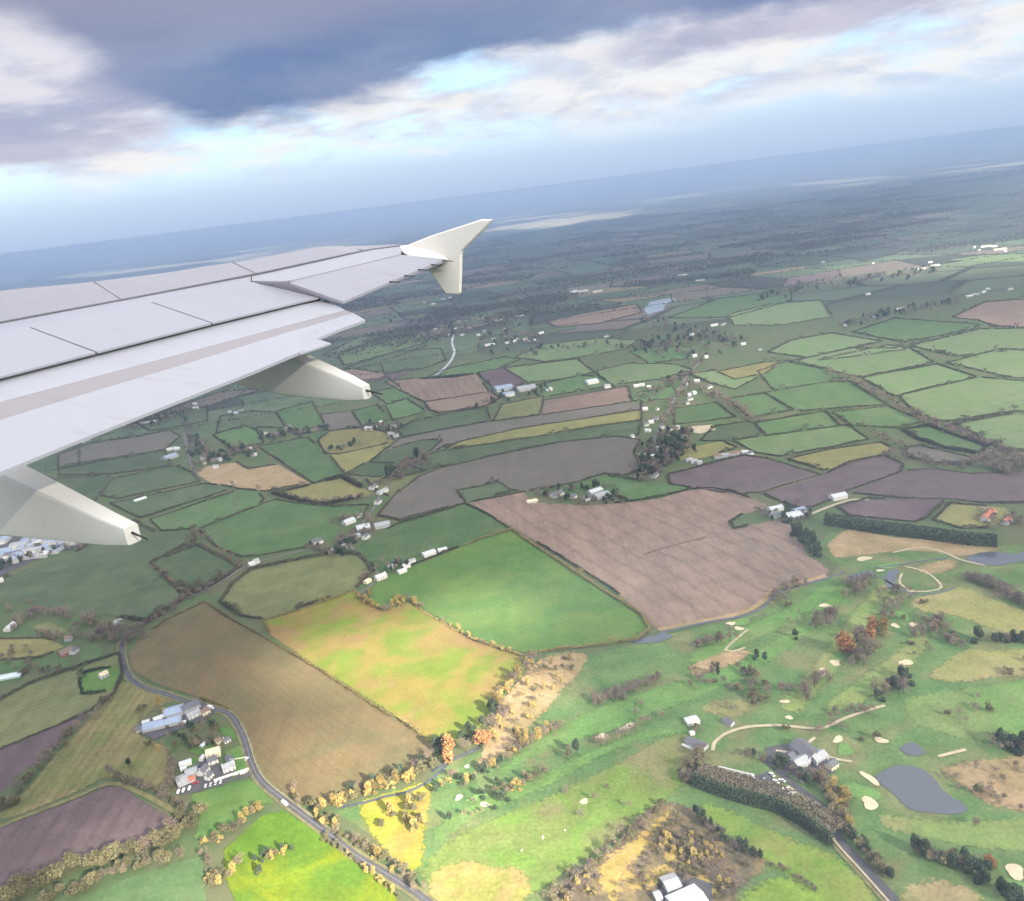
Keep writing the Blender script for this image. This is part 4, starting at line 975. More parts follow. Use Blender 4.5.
tl(('gold', 'gold', 'bare'), 'golden tree along the corner of the bright green field', 'golden trees at the bright green corner', [(356, 592), (362, 598), (372, 606), (384, 610), (396, 606), (406, 600), (416, 604), (424, 612)], 24, 2, (6, 9))
tl(('bare', 'dark'), 'tree at the farm beside the white trailers', 'trees by the trailers', [(360, 582), (372, 572), (382, 566), (392, 570), (402, 563), (412, 566)], 18, 2, (6, 9))
tl(('gold', 'bare'), 'small tree along the hedge of the sunlit yellow field', 'small trees along the sunlit hedge', [(440, 620), (456, 630), (470, 638), (490, 645), (515, 654)], 12, 1.4, (4, 6))
tp('dark', 'big round dark tree on the rough paddock', None, [(390, 478, 22)])
tp('dark', 'dark tree behind the big round one at the strip field end', None, [(417, 460, 18)])
tl(('bare', 'purple'), 'tree near the roadside houses above the barns', 'trees by the roadside houses', [(395, 470), (404, 466), (412, 468), (420, 462), (428, 456), (402, 478), (372, 486)], 60, 3.5, (7, 12))
tl(('dark', 'bare'), 'tree in the row across the golden field', 'row across the golden field', [(328, 452), (340, 449), (352, 446), (362, 443)], 9, .8, (8, 11))
tl(('bare', 'purple'), 'tree along the boat shaped golden field', 'trees along the boat shaped field', [(282, 495), (300, 500), (318, 503), (340, 501), (366, 498)], 30, 1.5, (6, 8.5))
tl(('purple', 'dark', 'bare'), 'tree around the stubble field farm', 'trees around the stubble field farm', [(536, 494), (548, 498), (562, 500), (576, 502), (590, 502), (604, 500), (618, 497), (610, 488), (580, 490), (544, 490)], 44, 2.5, (6, 9))
tl(('purple', 'dark'), 'tree around the farm at the corner of the stubble field', 'trees at the stubble corner farm', [(756, 510), (766, 518), (784, 508), (796, 505), (804, 512), (812, 520), (776, 522)], 30, 2.5, (6, 9))
tl(('dark',), 'tall dark evergreen below the stubble corner farm', 'tall evergreens below the farm', [(795, 534), (800, 541), (806, 547), (812, 552), (818, 555), (804, 536)], 16, 2, (9, 13))
tl(('bare', 'purple', 'dark'), 'tree among the village houses by the long lane', 'trees in the village', [(640, 482), (644, 468), (650, 455), (660, 444), (672, 436), (684, 434), (676, 448), (660, 462), (650, 470), (690, 446)], 190, 5.5, (8, 13))
tl(('bare', 'purple'), 'tree along the upper village street', 'trees along the upper village street', [(664, 424), (672, 410), (680, 396), (690, 386), (704, 392), (716, 398), (730, 402), (742, 412), (756, 424)], 90, 3.5, (8, 12))
tl(('purple', 'bare'), 'tree in the thick hedge below the pale pastures', 'thick hedge below the pastures', [(826, 372), (850, 380), (872, 392), (892, 404), (912, 416), (930, 424), (950, 432), (970, 440), (990, 446), (1004, 452), (1024, 460)], 110, 2.2, (7, 12))
tl(('purple', 'bare'), 'tree in the wood at the meeting of dark hedges', 'wood at the meeting of dark hedges', [(960, 468), (978, 462), (994, 458), (1010, 462), (1030, 466), (990, 470), (1010, 472)], 110, 4, (7, 12))
tl(('purple', 'bare'), 'tree in the hedge above the long plough', 'trees above the long plough', [(866, 428), (880, 438), (900, 446), (886, 456), (908, 458), (930, 466), (950, 468)], 40, 2.5, (7, 10))
tl(('bare', 'purple'), 'tree by the orange roofed house', 'trees by the orange roofed house', [(976, 518), (994, 514), (1002, 524), (1012, 518), (1024, 524), (984, 528)], 26, 3, (6, 9))

# faint single trees over the rough between the fairways
for k in range(260):
    x = rng.uniform(560, 1030); y = rng.uniform(590, 860)
    if not (y > 655 - (x - 560) * .22 and not (690 < x < 850 and y > 755) and not (860 < x < 975 and 760 < y < 820)): continue
    if math.sin(x * .035 + y * .022) + math.sin(y * .05 - x * .013) < .35: continue
    TREES.append((('bare', 'olive', 'bare', 'purple')[rng.integers(4)], 'small bare tree dotted over the golf rough among the fairways', 'small trees dotted over the golf rough', x, y, rng.uniform(4, 7.5)))
for k in range(120):
    w = rng.dirichlet((1, 1, 1)); q = w @ np.array([(676, 815), (755, 868), (612, 900)])
    TREES.append((('purple', 'bare', 'olive')[rng.integers(3)], 'scrubby bush inside the brown scrub around the white roofed barn', 'scrub around the white roofed barn', q[0], q[1], rng.uniform(2.5, 5)))

# villages and lanes farther off, wrapped in bare trees
for line, n, j, s in (([(198, 440), (206, 452), (214, 462), (222, 458), (240, 452), (258, 452)], 110, 4, (8, 12)), ([(182, 400), (186, 420), (190, 440), (194, 460), (198, 472)], 60, 2.5, (7, 11)),
    ([(262, 438), (276, 438), (290, 432), (300, 436), (316, 432), (328, 428)], 70, 2.5, (7, 11)), ([(362, 430), (380, 428), (394, 432), (400, 426), (388, 440)], 44, 2.5, (7, 10)), ([(495, 396), (512, 392), (530, 386), (548, 392), (488, 402), (470, 412)], 50, 2.5, (7, 11)),
    ([(640, 400), (660, 392), (690, 372), (700, 360), (712, 350)], 60, 4, (8, 13)), ([(690, 355), (660, 350), (640, 345), (676, 340), (710, 340)], 90, 5, (9, 14)), ([(840, 328), (880, 316), (905, 311), (940, 306), (958, 300)], 90, 3, (9, 14)),
    ([(760, 300), (800, 290), (850, 284), (900, 276), (940, 270)], 130, 4, (10, 16)), ([(390, 322), (430, 330), (470, 326), (510, 330), (540, 340), (480, 345)], 170, 7, (9, 15)), ([(640, 320), (680, 330), (720, 338), (740, 345), (700, 328)], 90, 4, (9, 13)),
    ([(60, 445), (100, 432), (140, 428), (180, 418)], 50, 2.5, (7, 11)), ([(520, 356), (560, 350), (600, 345), (640, 350), (670, 358)], 50, 2.5, (8, 12))):
    tl(('purple', 'bare', 'dark', 'purple'), 'bare tree in the far villages and lanes', 'far village trees', line, n, j, s)

def place_trees():
    sized = []
    for t in TREES:
        g = G(t[3], t[4]); d = math.hypot(math.hypot(g[0], g[1]), CAMH)
        seen = -20 < t[3] < 1044 and t[4] < 912
        sized.append((t[5] / d * (1 if seen else .01), t, g))
    sized.sort(key=lambda a: -a[0])
    # keep every singled-out tree among the objects
    sized.sort(key=lambda a: (a[1][2] is not None))
    rest = []
    for i, (s, t, g) in enumerate(sized):
        kind, label, group, px, py, size = t
        name, mat, lst = KINDS[kind]
        root, cr, tr = lst[rng.integers(len(lst))]
        sc = size / 8.0
        sx, sz = sc * rng.uniform(.9, 1.12), sc * rng.uniform(.85, 1.2)
        rz = rng.uniform(0, 6.28)
        if i < 300:
            r = root.copy(); COL.objects.link(r)
            r.location = (g[0], g[1], .3); r.rotation_euler = (0, 0, rz); r.scale = (sx, sx, sz)
            r['label'] = label; r['category'] = 'tree'
            if group: r['group'] = group
            for ch in (cr, tr):
                c = ch.copy(); COL.objects.link(c); c.parent = r
        else:
            rest.append((kind, cr, g, sx, sz, rz))
    # the smaller rest: one mass per look
    by = {}
    for r in rest: by.setdefault(r[0], []).append(r)
    names = {'bare': ('woodland', 'bare brown woodland trees and thickets scattered over the farmland'), 'olive': ('scrub_woods', 'olive bushes and small trees scattered along lanes'), 'gold': ('golden_scrub', 'golden bushes scattered along sunlit hedges'),
             'orange': ('orange_woods', 'orange trees'), 'dark': ('evergreen_woods', 'dark evergreen trees scattered around farms and villages'), 'conifer': ('conifer_woods', 'small dark conifers scattered on the rough'), 'purple': ('purplish_woods', 'purplish bare woods and thickets scattered between fields')}
    for kind, lst in by.items():
        Vs, Qs, Ts, b = [], [], [], 0
        for _, cr, g, sx, sz, rz in lst:
            me = cr.data; n = len(me.vertices)
            v = np.empty(n * 3, np.float32); me.vertices.foreach_get('co', v); v = v.reshape(-1, 3).copy()
            t = np.empty(n, np.float32); me.attributes['tint'].data.foreach_get('value', t)
            d = math.hypot(math.hypot(g[0], g[1]), CAMH)
            keep = min(1.0, max(.25, (900 / d) ** 1.2)); k = max(60, int(n / 4 * keep * .6))
            grow = math.sqrt(n / 4 / k)
            q = v.reshape(-1, 4, 3)[:k]; ctr = q.mean(1, keepdims=True); q = ctr + (q - ctr) * grow
            v = q.reshape(-1, 3) * (sx, sx, sz)
            c, s = math.cos(rz), math.sin(rz)
            v = np.column_stack([v[:, 0] * c - v[:, 1] * s + g[0], v[:, 0] * s + v[:, 1] * c + g[1], v[:, 2] + .3])
            Vs.append(v); Qs.append(np.arange(4 * k).reshape(k, 4) + b); b += 4 * k
            Ts.append(np.clip(t[:4 * k] * .6 + rng.random() * .4, 0, 1))
        nm, lb = names[kind]
        o = link(nm, mesh_np(nm, np.vstack(Vs), np.vstack(Qs), np.concatenate(Ts)), KINDS[kind][1])
        tag(o, lb, 'woods', kind='stuff')
place_trees()

# ================================================================== standing hedges of their own
def long_hedge(name, label, pix, w, h, mat, dens=2.2, cat='hedge', group=None, shift=0.0, flat=True, smin=.9):
    L = smooth_line([G(*p) for p in pix], 2.0)
    T = np.gradient(L, axis=0); T /= np.linalg.norm(T, axis=1)[:, None]
    N = np.stack([-T[:, 1], T[:, 0]], 1)
    C = []
    for i in range(len(L)):
        n = int((w * 2 + h * 4) * dens)
        face = rng.random(n)
        u = rng.uniform(-.5, .5, n) * w; z = rng.random(n) * h
        top = face < w / (w + 2 * h)
        z = np.where(top, h * (1 + rng.normal(size=n) * .03), z)
        u = np.where(top, u, np.sign(u) * w * .5 + rng.normal(size=n) * .15)
        p = L[i] + N[i] * (u + shift)[:, None] + T[i] * rng.uniform(-1.2, 1.2, n)[:, None]
        C.append(np.column_stack([p, z + .2]))
    C = np.vstack(C); base = C.mean(0) * (1, 1, 0)
    V, Q = leaf_quads(C, smin * rng.uniform(.7, 1.4, len(C)), .1)
    o = link(name, mesh_np(name, V - base, Q, np.repeat(rng.random(len(C)), 4)), mat); o.location = base
    tag(o, label, cat, group)
    return o
long_hedge('hedge', 'short dark hedge reaching into the middle of the stubble field', [(645, 555), (662, 549), (685, 543), (706, 538)], 1.8, 1.2, M_BARE, .8, smin=1.0)
TH = [(694, 787), (712, 794), (733, 801), (755, 807), (776, 813), (790, 820), (803, 828), (816, 838), (829, 847)]
long_hedge('tall_hedge', 'tall clipped dark green hedge facing the lime grass', TH, 3.0, 11.0, M_DARK, 2.6, shift=1.0)
long_hedge('beech_hedge', 'broad brown topped hedge behind the tall dark green one', TH, 15, 10.6, M_BEECH, 2.2, shift=10.2)
CB = [(826, 524), (846, 527), (868, 531), (893, 534), (918, 537), (944, 541), (968, 544), (996, 546)]
long_hedge('conifer_hedge', 'long belt of tall dark conifers between the plough and the golf course', CB, 9, 13, M_DARK, .8, smin=1.8)
# ================================================================== buildings
def boxV(x0, x1, y0, y1, z0, z1):
    return [(x0, y0, z0), (x1, y0, z0), (x1, y1, z0), (x0, y1, z0), (x0, y0, z1), (x1, y0, z1), (x1, y1, z1), (x0, y1, z1)]
BOXF = [(3, 2, 1, 0), (4, 5, 6, 7), (0, 1, 5, 4), (1, 2, 6, 5), (2, 3, 7, 6), (3, 0, 4, 7)]
def box_mesh(name, *b): return mesh(name, boxV(*b), BOXF)

def building(name, label, cat, c, L, D, wh, rh, th, wall, roof, group=None, chimney=0, detail=0, roof_kind='gable', dormer=False, base_z=.0):
    """walls with gable ends, a roof with eaves, chimneys, windows with panes, a door"""
    r = empty(name, (c[0], c[1], base_z), th); tag(r, label, cat, group)
    l, d = L / 2, D / 2
    if roof_kind == 'gable':
        V = [(-l, -d, 0), (l, -d, 0), (l, d, 0), (-l, d, 0), (-l, -d, wh), (l, -d, wh), (l, d, wh), (-l, d, wh), (-l, 0, wh + rh), (l, 0, wh + rh)]
        Fc = [(0, 1, 5, 4), (2, 3, 7, 6), (1, 2, 6, 9, 5), (3, 0, 4, 8, 7), (3, 2, 1, 0), (4, 5, 9, 8), (6, 7, 8, 9)]
        link('wall', mesh('wall', V, Fc), wall, r)
        o, t = .35, .18; sl = rh / d
        def slab(s):
            y1 = s * (d + o); z1 = wh - o * sl + .03; z2 = wh + rh + .03; x = l + .25
            lo = [(-x, y1, z1), (x, y1, z1), (x, 0, z2), (-x, 0, z2)]
            return lo + [(a, b, c_ + t) for a, b, c_ in lo]
        V = slab(-1) + slab(1)
        Fc = [tuple(f) for f in BOXF] + [tuple(8 + i for i in reversed(f)) for f in BOXF]
        rf = link('roof', mesh('roof', V, Fc), roof, r)
        for k in range(chimney):
            x = (-1 if k == 0 else 1) * (l - .6)
            ch = link('chimney', box_mesh('chimney', x - .4, x + .4, -.35, .35, wh + rh - .5, wh + rh + 1.1), M_BRICK if wall is not M_WHITE else wall, rf)
    else:
        link('wall', box_mesh('wall', -l, l, -d, d, 0, wh), wall, r)
        link('roof', box_mesh('roof', -l - .2, l + .2, -d - .2, d + .2, wh + .01, wh + .3), roof, r)
    if detail:
        n = max(2, int(L / 3.2)); rows = 2 if wh > 4.2 else 1
        for s in (-1, 1):
            for row in range(rows):
                for k in range(n):
                    x = -l + (k + .5) * L / n; z = 1.0 + row * 2.6
                    if row == 0 and k == n // 2 and s == -1:
                        dr = link('door', box_mesh('door', x - .5, x + .5, -d - .05, -d + .02, 0.02, 2.1), M_DOOR, r); continue
                    y0, y1 = (s * d - .04, s * d + .04)
                    w = link('window', box_mesh('window', x - .65, x + .65, y0, y1, z - .05, z + 1.3), wall if wall is not M_WHITE else M_GREYW, r)
                    y2 = s * (d + .045); link('pane', box_mesh('pane', x - .55, x + .55, min(y2, y2 + s * .02), max(y2, y2 + s * .02), z + .05, z + 1.2), M_GLASSD, w)
    return r

def hb(name, label, cat, p, q, D, wh, rh, wall, roof, group=None, chimney=0, detail=0, roof_kind='gable'):
    a, b = G(*p), G(*q); c = (a + b) / 2; L = max(4.0, np.linalg.norm((b - a)[:2]))
    return building(name, label, cat, c, L, D, wh, rh, math.atan2(b[1] - a[1], b[0] - a[0]), wall, roof, group, chimney, detail, roof_kind)
def hc(name, label, cat, p, L, D, wh, rh, th, wall, roof, group=None, chimney=0, detail=0):
    return building(name, label, cat, G(*p), L, D, wh, rh, th, wall, roof, group, chimney, detail)

W_, S_, GR, BL, WR, RD, BR, CR = M_WHITE, M_SLATE, M_GREYR, M_BLUER, M_WHITER, M_REDR, M_BROWNR, M_CREAMR
# farm sheds by the road
hb('long_barn', 'long low blue grey barn nearest the rough meadow', 'barn', (144, 730), (182, 721), 13, 3.6, 2.4, M_GREYW, BL)
hb('barn', 'blue grey barn standing behind the long low one', 'barn', (165, 716), (184, 711), 15, 4.2, 2.6, M_GREYW, BL)
hb('shed', 'white roofed shed against the long blue grey barn', 'shed', (154, 722), (165, 718), 6.5, 3.2, 1.3, W_, WR)
hb('shed', 'small white shed at the meadow end of the farm', 'shed', (143, 725), (150, 723), 6, 3, 1.2, W_, WR)
hb('barn', 'dark roofed barn at the road end of the farm', 'barn', (182, 713), (199, 705), 12, 4.2, 2.8, M_GREYW, S_)
hb('farmhouse', 'long white farmhouse in front of the dark roofed barn', 'house', (188, 720), (200, 714), 7, 4.6, 2.2, W_, GR, None, 2, 1)
hb('house', 'cream white cottage at the road end of the farm', 'house', (202, 716), (209, 712), 7, 4.4, 2.2, M_CREAM, BR, None, 1, 1)
hb('shed', 'dark shed at the far corner of the blue grey barn', 'shed', (136, 732), (143, 729), 8, 3, 1.4, M_GREYW, S_)
hc('shed', 'little white shed on the yard below the farmhouse', 'shed', (184, 724), 4.5, 4, 2.6, 1.0, .4, W_, WR)
# white hamlet
hb('house', 'large cream house with a pale roof in the hamlet', 'house', (207, 757), (221, 753), 9.5, 4.6, 2.6, M_CREAM, CR, None, 2, 1)
hb('house', 'white house with a slate roof below the large cream house', 'house', (208, 765), (218, 761), 7.5, 4.5, 2.3, W_, S_, None, 2, 1)
hb('house', 'biggest white house beside the lawn and the road', 'house', (223, 772), (235, 767), 8.5, 4.6, 2.5, W_, GR, None, 2, 1)
hb('cottage', 'white cottage wing behind the biggest white house', 'house', (232, 766), (229, 760), 6, 4, 2.0, W_, S_, None, 1, 1)
hb('house', 'white gabled house in the middle of the hamlet yard', 'house', (201, 777), (207, 770), 7.5, 4.6, 2.6, W_, S_, None, 1, 1)
hb('cottage', 'narrow white cottage next to the gabled house', 'house', (207, 781), (212, 776), 5.5, 4, 1.8, W_, S_, None, 1, 1)
hb('barn', 'broad dull grey shed at the back of the hamlet', 'barn', (177, 785), (188, 780), 13, 3.4, 1.8, M_GREYW, GR)
hb('barn', 'second grey shed next to the broad one in the hamlet', 'barn', (186, 776), (198, 772), 10, 3.4, 1.8, M_GREYW, GR)
hb('shed', 'white roofed shed at the top corner of the hamlet', 'shed', (180, 767), (192, 763), 6.5, 3.2, 1.4, W_, WR)
hb('shed', 'small white lean-to beside the white roofed shed', 'shed', (181, 771), (187, 769), 4, 2.8, 1.0, W_, WR)
hb('shed', 'red roofed shed in the hamlet', 'shed', (189, 782), (196, 780), 6.5, 3.0, 1.8, M_GREYW, RD)
hb('shed', 'slim white shed beside the large cream house', 'shed', (201, 762), (204, 758), 4, 3, 1.2, W_, WR)
hb('bungalow', 'white bungalow on its own lawn near the road', 'house', (224, 743), (230, 740), 6, 3.0, 1.8, W_, S_, None, 1, 1)
hb('bungalow', 'small cream bungalow beside the white one', 'house', (216, 744), (220, 741), 6, 3.0, 1.8, M_CREAM, BR, None, 1, 1)
hb('greenhouse', 'small pale glasshouse on the hamlet lawn', 'greenhouse', (201, 748), (206, 744), 3.5, 2.2, 1.0, M_POLY, M_POLY)
def wall_thing(name, label, p, q, h=1.8, t=.5, mat=M_WHITE):
    a, b = G(*p), G(*q); c = (a + b) / 2; L = np.linalg.norm((b - a)[:2])
    r = empty(name, (c[0], c[1], 0), math.atan2(b[1] - a[1], b[0] - a[0])); tag(r, label, 'wall')
    link('wall_face', box_mesh('wall_face', -L / 2, L / 2, -t / 2, t / 2, 0, h), mat, r)
    link('coping', box_mesh('coping', -L / 2 - .05, L / 2 + .05, -t / 2 - .08, t / 2 + .08, h + .003, h + .15), M_WHITER, r)
wall_thing('boundary_wall', 'long white boundary wall from the hamlet to the road', (214, 782), (249, 770), 2.2, 1.2)
wall_thing('garden_wall', 'short pale garden wall across the hamlet lawn', (234, 760), (247, 758), 1.2, .6, M_CREAM)
# cottage in its clipped garden, and houses in the wooded valley
hb('cottage', 'white cottage on the square clipped garden', 'house', (100, 679), (108, 675), 8, 4.2, 2.4, W_, CR, None, 1, 1)
hb('house', 'white house half hidden where the lane enters the wood', 'house', (115, 626), (122, 623), 8, 4.4, 2.4, W_, GR, None, 1, 1)
hb('house', 'brown roofed house among the small paddocks', 'house', (60, 657), (73, 651), 12, 4.2, 3.2, M_BRICK, BR, None, 1, 1)
hb('cottage', 'white gable cottage touching the brown roofed house', 'house', (72, 655), (77, 651), 7, 4.4, 2.4, W_, S_, None, 1, 1)
hb('house', 'white house at the picture edge above the yellow paddock', 'house', (7, 632), (14, 626), 8, 4.2, 2.4, W_, WR, None, 1, 1)
hb('cottage', 'dim grey cottage inside the brown valley wood', 'house', (66, 641), (72, 640), 7, 4, 2.2, M_GREYW, BR, None, 1, 1)
hb('greenhouse', 'long pale greenhouse between two green paddocks', 'greenhouse', (-4, 680), (22, 675), 11, 2.4, 1.4, M_POLY, M_POLY)
hb('cottage', 'white shed house on the far edge of the dull green field', 'house', (-2, 583), (3, 581), 8, 4, 2, W_, WR)
hb('house', 'white house pair in the corner of a hedged garden', 'house', (249, 567), (254, 565), 9, 4.2, 2.2, W_, WR, None, 1)
hb('house', 'second white house next to the pair in the hedged garden', 'house', (254, 564), (259, 562), 8, 4.2, 2.2, W_, GR, None, 1)
g = 'white cottages on the lane'
hb('house', 'twin gabled white cottage nearest the large green field', 'house', (311, 546), (316, 543), 9, 4.4, 2.6, W_, S_, None, 1)
hb('house', 'white cottage beside the twin gabled one', 'house', (317, 544), (322, 542), 9, 4.4, 2.6, W_, S_, None, 1)
hb('house', 'single white house below the tree ringed cottages', 'house', (327, 554), (332, 552), 9, 4.4, 2.4, W_, WR, None, 1)
hb('barn', 'grey roofed barn by the lane bend', 'barn', (337, 551), (346, 548), 13, 4.4, 2.8, M_GREYW, GR)
hb('barn', 'white barn at the lane above the cottages', 'barn', (344, 525), (354, 521), 13, 4.6, 2.6, W_, WR)
hb('shed', 'small white shed above the white barn', 'shed', (356, 518), (362, 516), 8, 3.4, 1.4, W_, WR)
hb('barn', 'large pale barn in the middle of the farmstead', 'barn', (357, 531), (370, 528), 20, 5, 3.2, M_GREYW, M_WHITER)
hb('barn', 'long pale barn jutting into the dark green field', 'barn', (375, 528), (390, 525), 16, 4.6, 2.8, M_GREYW, GR)
hb('house', 'white farmhouse below the large pale barn', 'house', (364, 540), (368, 537), 8, 4.6, 2.4, W_, S_, None, 1)
hb('shed', 'grey shed below the large pale barn', 'shed', (354, 538), (360, 536), 9, 3.6, 1.6, M_GREYW, GR)
hb('house', 'white roadside house at the end of the boat shaped field', 'house', (371, 490), (376, 487), 10, 4.4, 2.4, W_, S_, None, 1)
hb('house', 'wide white house under the big round tree', 'house', (378, 495), (387, 491), 10, 4.4, 2.4, W_, GR, None, 2)
hb('cottage', 'small white cottage by itself on the lane', 'house', (376, 505), (380, 502), 8, 4.8, 2.4, W_, S_, None, 1)
hb('cottage', 'white cottage on the edge of the boat shaped field', 'house', (353, 499), (357, 497), 8, 4, 2.2, M_GREYW, BR, None, 1)
hb('house', 'bright white house at the corner of the bright green field', 'house', (376, 581), (386, 577), 9, 4.6, 2.6, W_, WR, None, 2, 1)
hb('shed', 'pale shed just below the bright white corner house', 'shed', (365, 584), (370, 581), 7, 3, 1.4, M_CREAM, CR)
hb('shed', 'long white shed on the edge of the bright green field', 'shed', (398, 574), (406, 571), 8, 3.4, 1.4, W_, WR)
hb('shed', 'white shed above the long white one', 'shed', (403, 568), (410, 566), 9, 3.6, 1.6, W_, WR)
hb('shed', 'greenish roofed shed at the top of the trailer farm', 'shed', (394, 564), (401, 562), 8, 3.4, 1.4, M_GREYW, BL)
hb('shed', 'grey shed behind the trailer farm', 'shed', (388, 569), (394, 567), 8, 3.4, 1.4, M_GREYW, GR)
hb('shed', 'small grey shed at the far end of the trailer farm', 'shed', (409, 563), (415, 561), 7, 3.2, 1.3, W_, GR)
hb('barn', 'white barn alone on the bright green field', 'barn', (423, 557), (435, 553), 11, 4.2, 1.8, W_, WR)
hb('shed', 'smaller white shed behind the white barn on the field', 'shed', (438, 552), (447, 550), 8, 3.4, 1.4, W_, WR)
# stubble field farm
hb('house', 'white house at the tip of the crescent field', 'house', (552, 498), (562, 494), 11, 4.8, 2.6, W_, S_, None, 2)
hb('barn', 'pale roofed barn of the farm on the stubble field', 'barn', (589, 495), (601, 491), 13, 4.6, 2.6, M_GREYW, M_WHITER)
hb('barn', 'second pale barn in front of the first on the stubble field', 'barn', (595, 499), (608, 495), 14, 4.6, 2.6, M_GREYW, GR)
hb('house', 'white house below the two pale barns', 'house', (584, 501), (589, 499), 9, 4.4, 2.4, W_, S_, None, 1)
hb('cottage', 'tiny white cottage between the white house and barns', 'house', (571, 499), (575, 497), 9, 4.2, 2.2, W_, S_, None, 1)
hb('shed', 'low pale shed on a circular lawn beside the stubble', 'shed', (527, 503), (537, 501), 8, 3, 1.2, W_, CR)
hb('house', 'upper white house of the farm at the stubble corner', 'house', (769, 512), (782, 509), 10, 4.6, 2.4, W_, WR, None, 2)
hb('house', 'lower white house of the farm at the stubble corner', 'house', (771, 518), (780, 516), 10, 4.6, 2.4, W_, S_, None, 2)
hb('barn', 'wide pale barn complex at the stubble corner', 'barn', (786, 519), (800, 516), 18, 4.6, 2.6, M_GREYW, M_WHITER)
hb('barn', 'blue grey barn behind the pale complex', 'barn', (794, 514), (804, 511), 12, 4.4, 2.4, M_GREYW, BL)
hb('house', 'large white house on the lawn beside the dark plough', 'house', (831, 500), (845, 497), 13, 5, 2.8, W_, WR, None, 2)
hb('house', 'house with a bright orange roof by a dark hedge', 'house', (984, 522), (992, 513), 10, 4.6, 3.2, W_, RD, None, 1)
hb('cottage', 'smaller white house with an orange gable nearby', 'house', (1004, 525), (1009, 521), 8, 4.4, 2.6, W_, RD, None, 1)
# clubhouse
hb('clubhouse', 'long grey roofed clubhouse beside the car park', 'clubhouse', (797, 747), (815, 762), 14, 5, 3.4, M_GREYW, S_, None, 2, 1)
hb('clubhouse_wing', 'grey wing crossing the end of the clubhouse', 'building', (812, 763), (824, 757), 10, 4.4, 2.6, M_GREYW, GR, None, 1, 1)
hb('building', 'pale grey building in front of the clubhouse', 'building', (794, 768), (806, 762), 10, 4.2, 2.6, M_GREYW, GR, None, 1, 1)
hb('shed', 'dark roofed shed at the car park corner', 'shed', (798, 777), (806, 780), 9, 3.6, 1.8, M_GREYW, S_)
hb('shed', 'dark shed close to the trees below the clubhouse', 'shed', (788, 760), (793, 757), 8, 3.6, 1.8, M_GREYW, S_)
hb('building', 'cream gabled building past the clubhouse wing', 'building', (828, 770), (835, 765), 7, 3.8, 2.4, M_CREAM, S_, None, 0, 1)
hb('shed', 'white flat shed on the green beside the gravel path', 'shed', (686, 724), (698, 721), 9, 3.0, .8, W_, WR)
hb('shed', 'tiny white hut below the white flat shed', 'shed', (690, 735), (694, 734), 3.5, 2.4, .8, W_, WR)
hb('driving_range_shed', 'long dark open shed at the end of the gravel path', 'shed', (687, 742), (706, 750), 8, 3.2, 1.6, M_GREYW, S_)
hb('shed', 'small dark hut beside the pale tee', 'shed', (724, 722), (733, 726), 6, 3, 1.4, M_GREYW, S_)
wall_thing('boundary_wall', 'pale wall along the top of the car park', (719, 768), (752, 776), 1.6, 1.0, M_CREAM)
wall_thing('low_wall', 'pale kerb wall in front of the long dark shed', (682, 745), (702, 754), .9, 2.2, M_CREAM)
hb('barn', 'large white roofed barn beside the brown scrub', 'barn', (674, 913), (703, 900), 20, 4.4, 2.4, M_GREYW, WR)
hb('shed', 'pale shed behind the large white roofed barn', 'shed', (664, 889), (678, 884), 12, 4, 1.8, M_GREYW, GR)
hb('shed', 'low white shed at the scrub end of the barn yard', 'shed', (655, 900), (661, 898), 7, 3, 1.2, W_, WR)

# farther houses: plain cottages, whites and greys, told apart by the village they stand in
def village(label, group, pts, base=9.0, roofs=(S_, GR, S_, WR), walls=(M_PALE, W_, M_PALE), name='house', dep=9.5, wh=4.6):
    for k, p in enumerate(pts):
        L = base * rng.uniform(.6, 1.1) * (p[2] if len(p) > 2 else 1)
        hc(name, label, 'house' if name in ('house', 'cottage') else name.replace('_', ' '), (p[0], p[1]), L, dep * rng.uniform(.6, .9), wh * rng.uniform(.8, 1.0), 2.3, rng.normal() * .35 + .25, walls[k % len(walls)], roofs[rng.integers(len(roofs))], group, 1 if name == 'house' else 0)
village('white house in the village along the long straight lane', 'houses along the long lane', [(697, 382, 1.5), (709, 388, 1.6), (687, 386), (689, 396), (694, 394), (687, 404), (646, 426), (651, 423), (656, 420), (662, 430), (670, 430), (677, 429), (680, 444), (672, 446), (642, 457), (652, 458), (632, 438), (655, 477, 1.3), (638, 479), (657, 410), (645, 410), (666, 440), (660, 450), (684, 438), (690, 400), (648, 432)], 11)
village('bright white house in the row beside the gold and green paddock', 'row by the gold and green paddock', [(689, 462), (694, 463), (699, 464), (745, 454), (750, 455)], 12)
village('greyish farm building in front of the dark plough', 'farm buildings in front of the dark plough', [(718, 458), (724, 457), (733, 455), (739, 454)], 16, (GR, BR), (M_GREYW,), 'barn')
village('white shed with a red end beside a green paddock', 'sheds with red ends', [(636, 387, 1.4), (642, 386, 1.4), (649, 388, 1.2)], 12, (WR, RD))
village('house in the white row above the sandy field', 'white row above the sandy field', [(201, 444), (203, 459), (208, 457), (214, 461), (220, 461), (226, 455), (205, 464), (216, 468)], 10, (S_, GR, BR))
village('white house of the pair with wide roofs above the sandy field', 'pair with wide roofs', [(243, 450, 1.5), (250, 450, 1.5)], 11, (WR,))
village('white house standing over the four sided field', 'houses over the four sided field', [(254, 456, 1.4), (266, 434), (271, 436), (277, 435), (281, 434), (286, 430), (290, 427), (297, 431)], 9, (S_, WR, BL))
village('white house at the corner of the hedged green field', 'houses by the hedged green field', [(313, 431), (317, 430), (322, 429), (326, 426)], 10, (WR, S_))
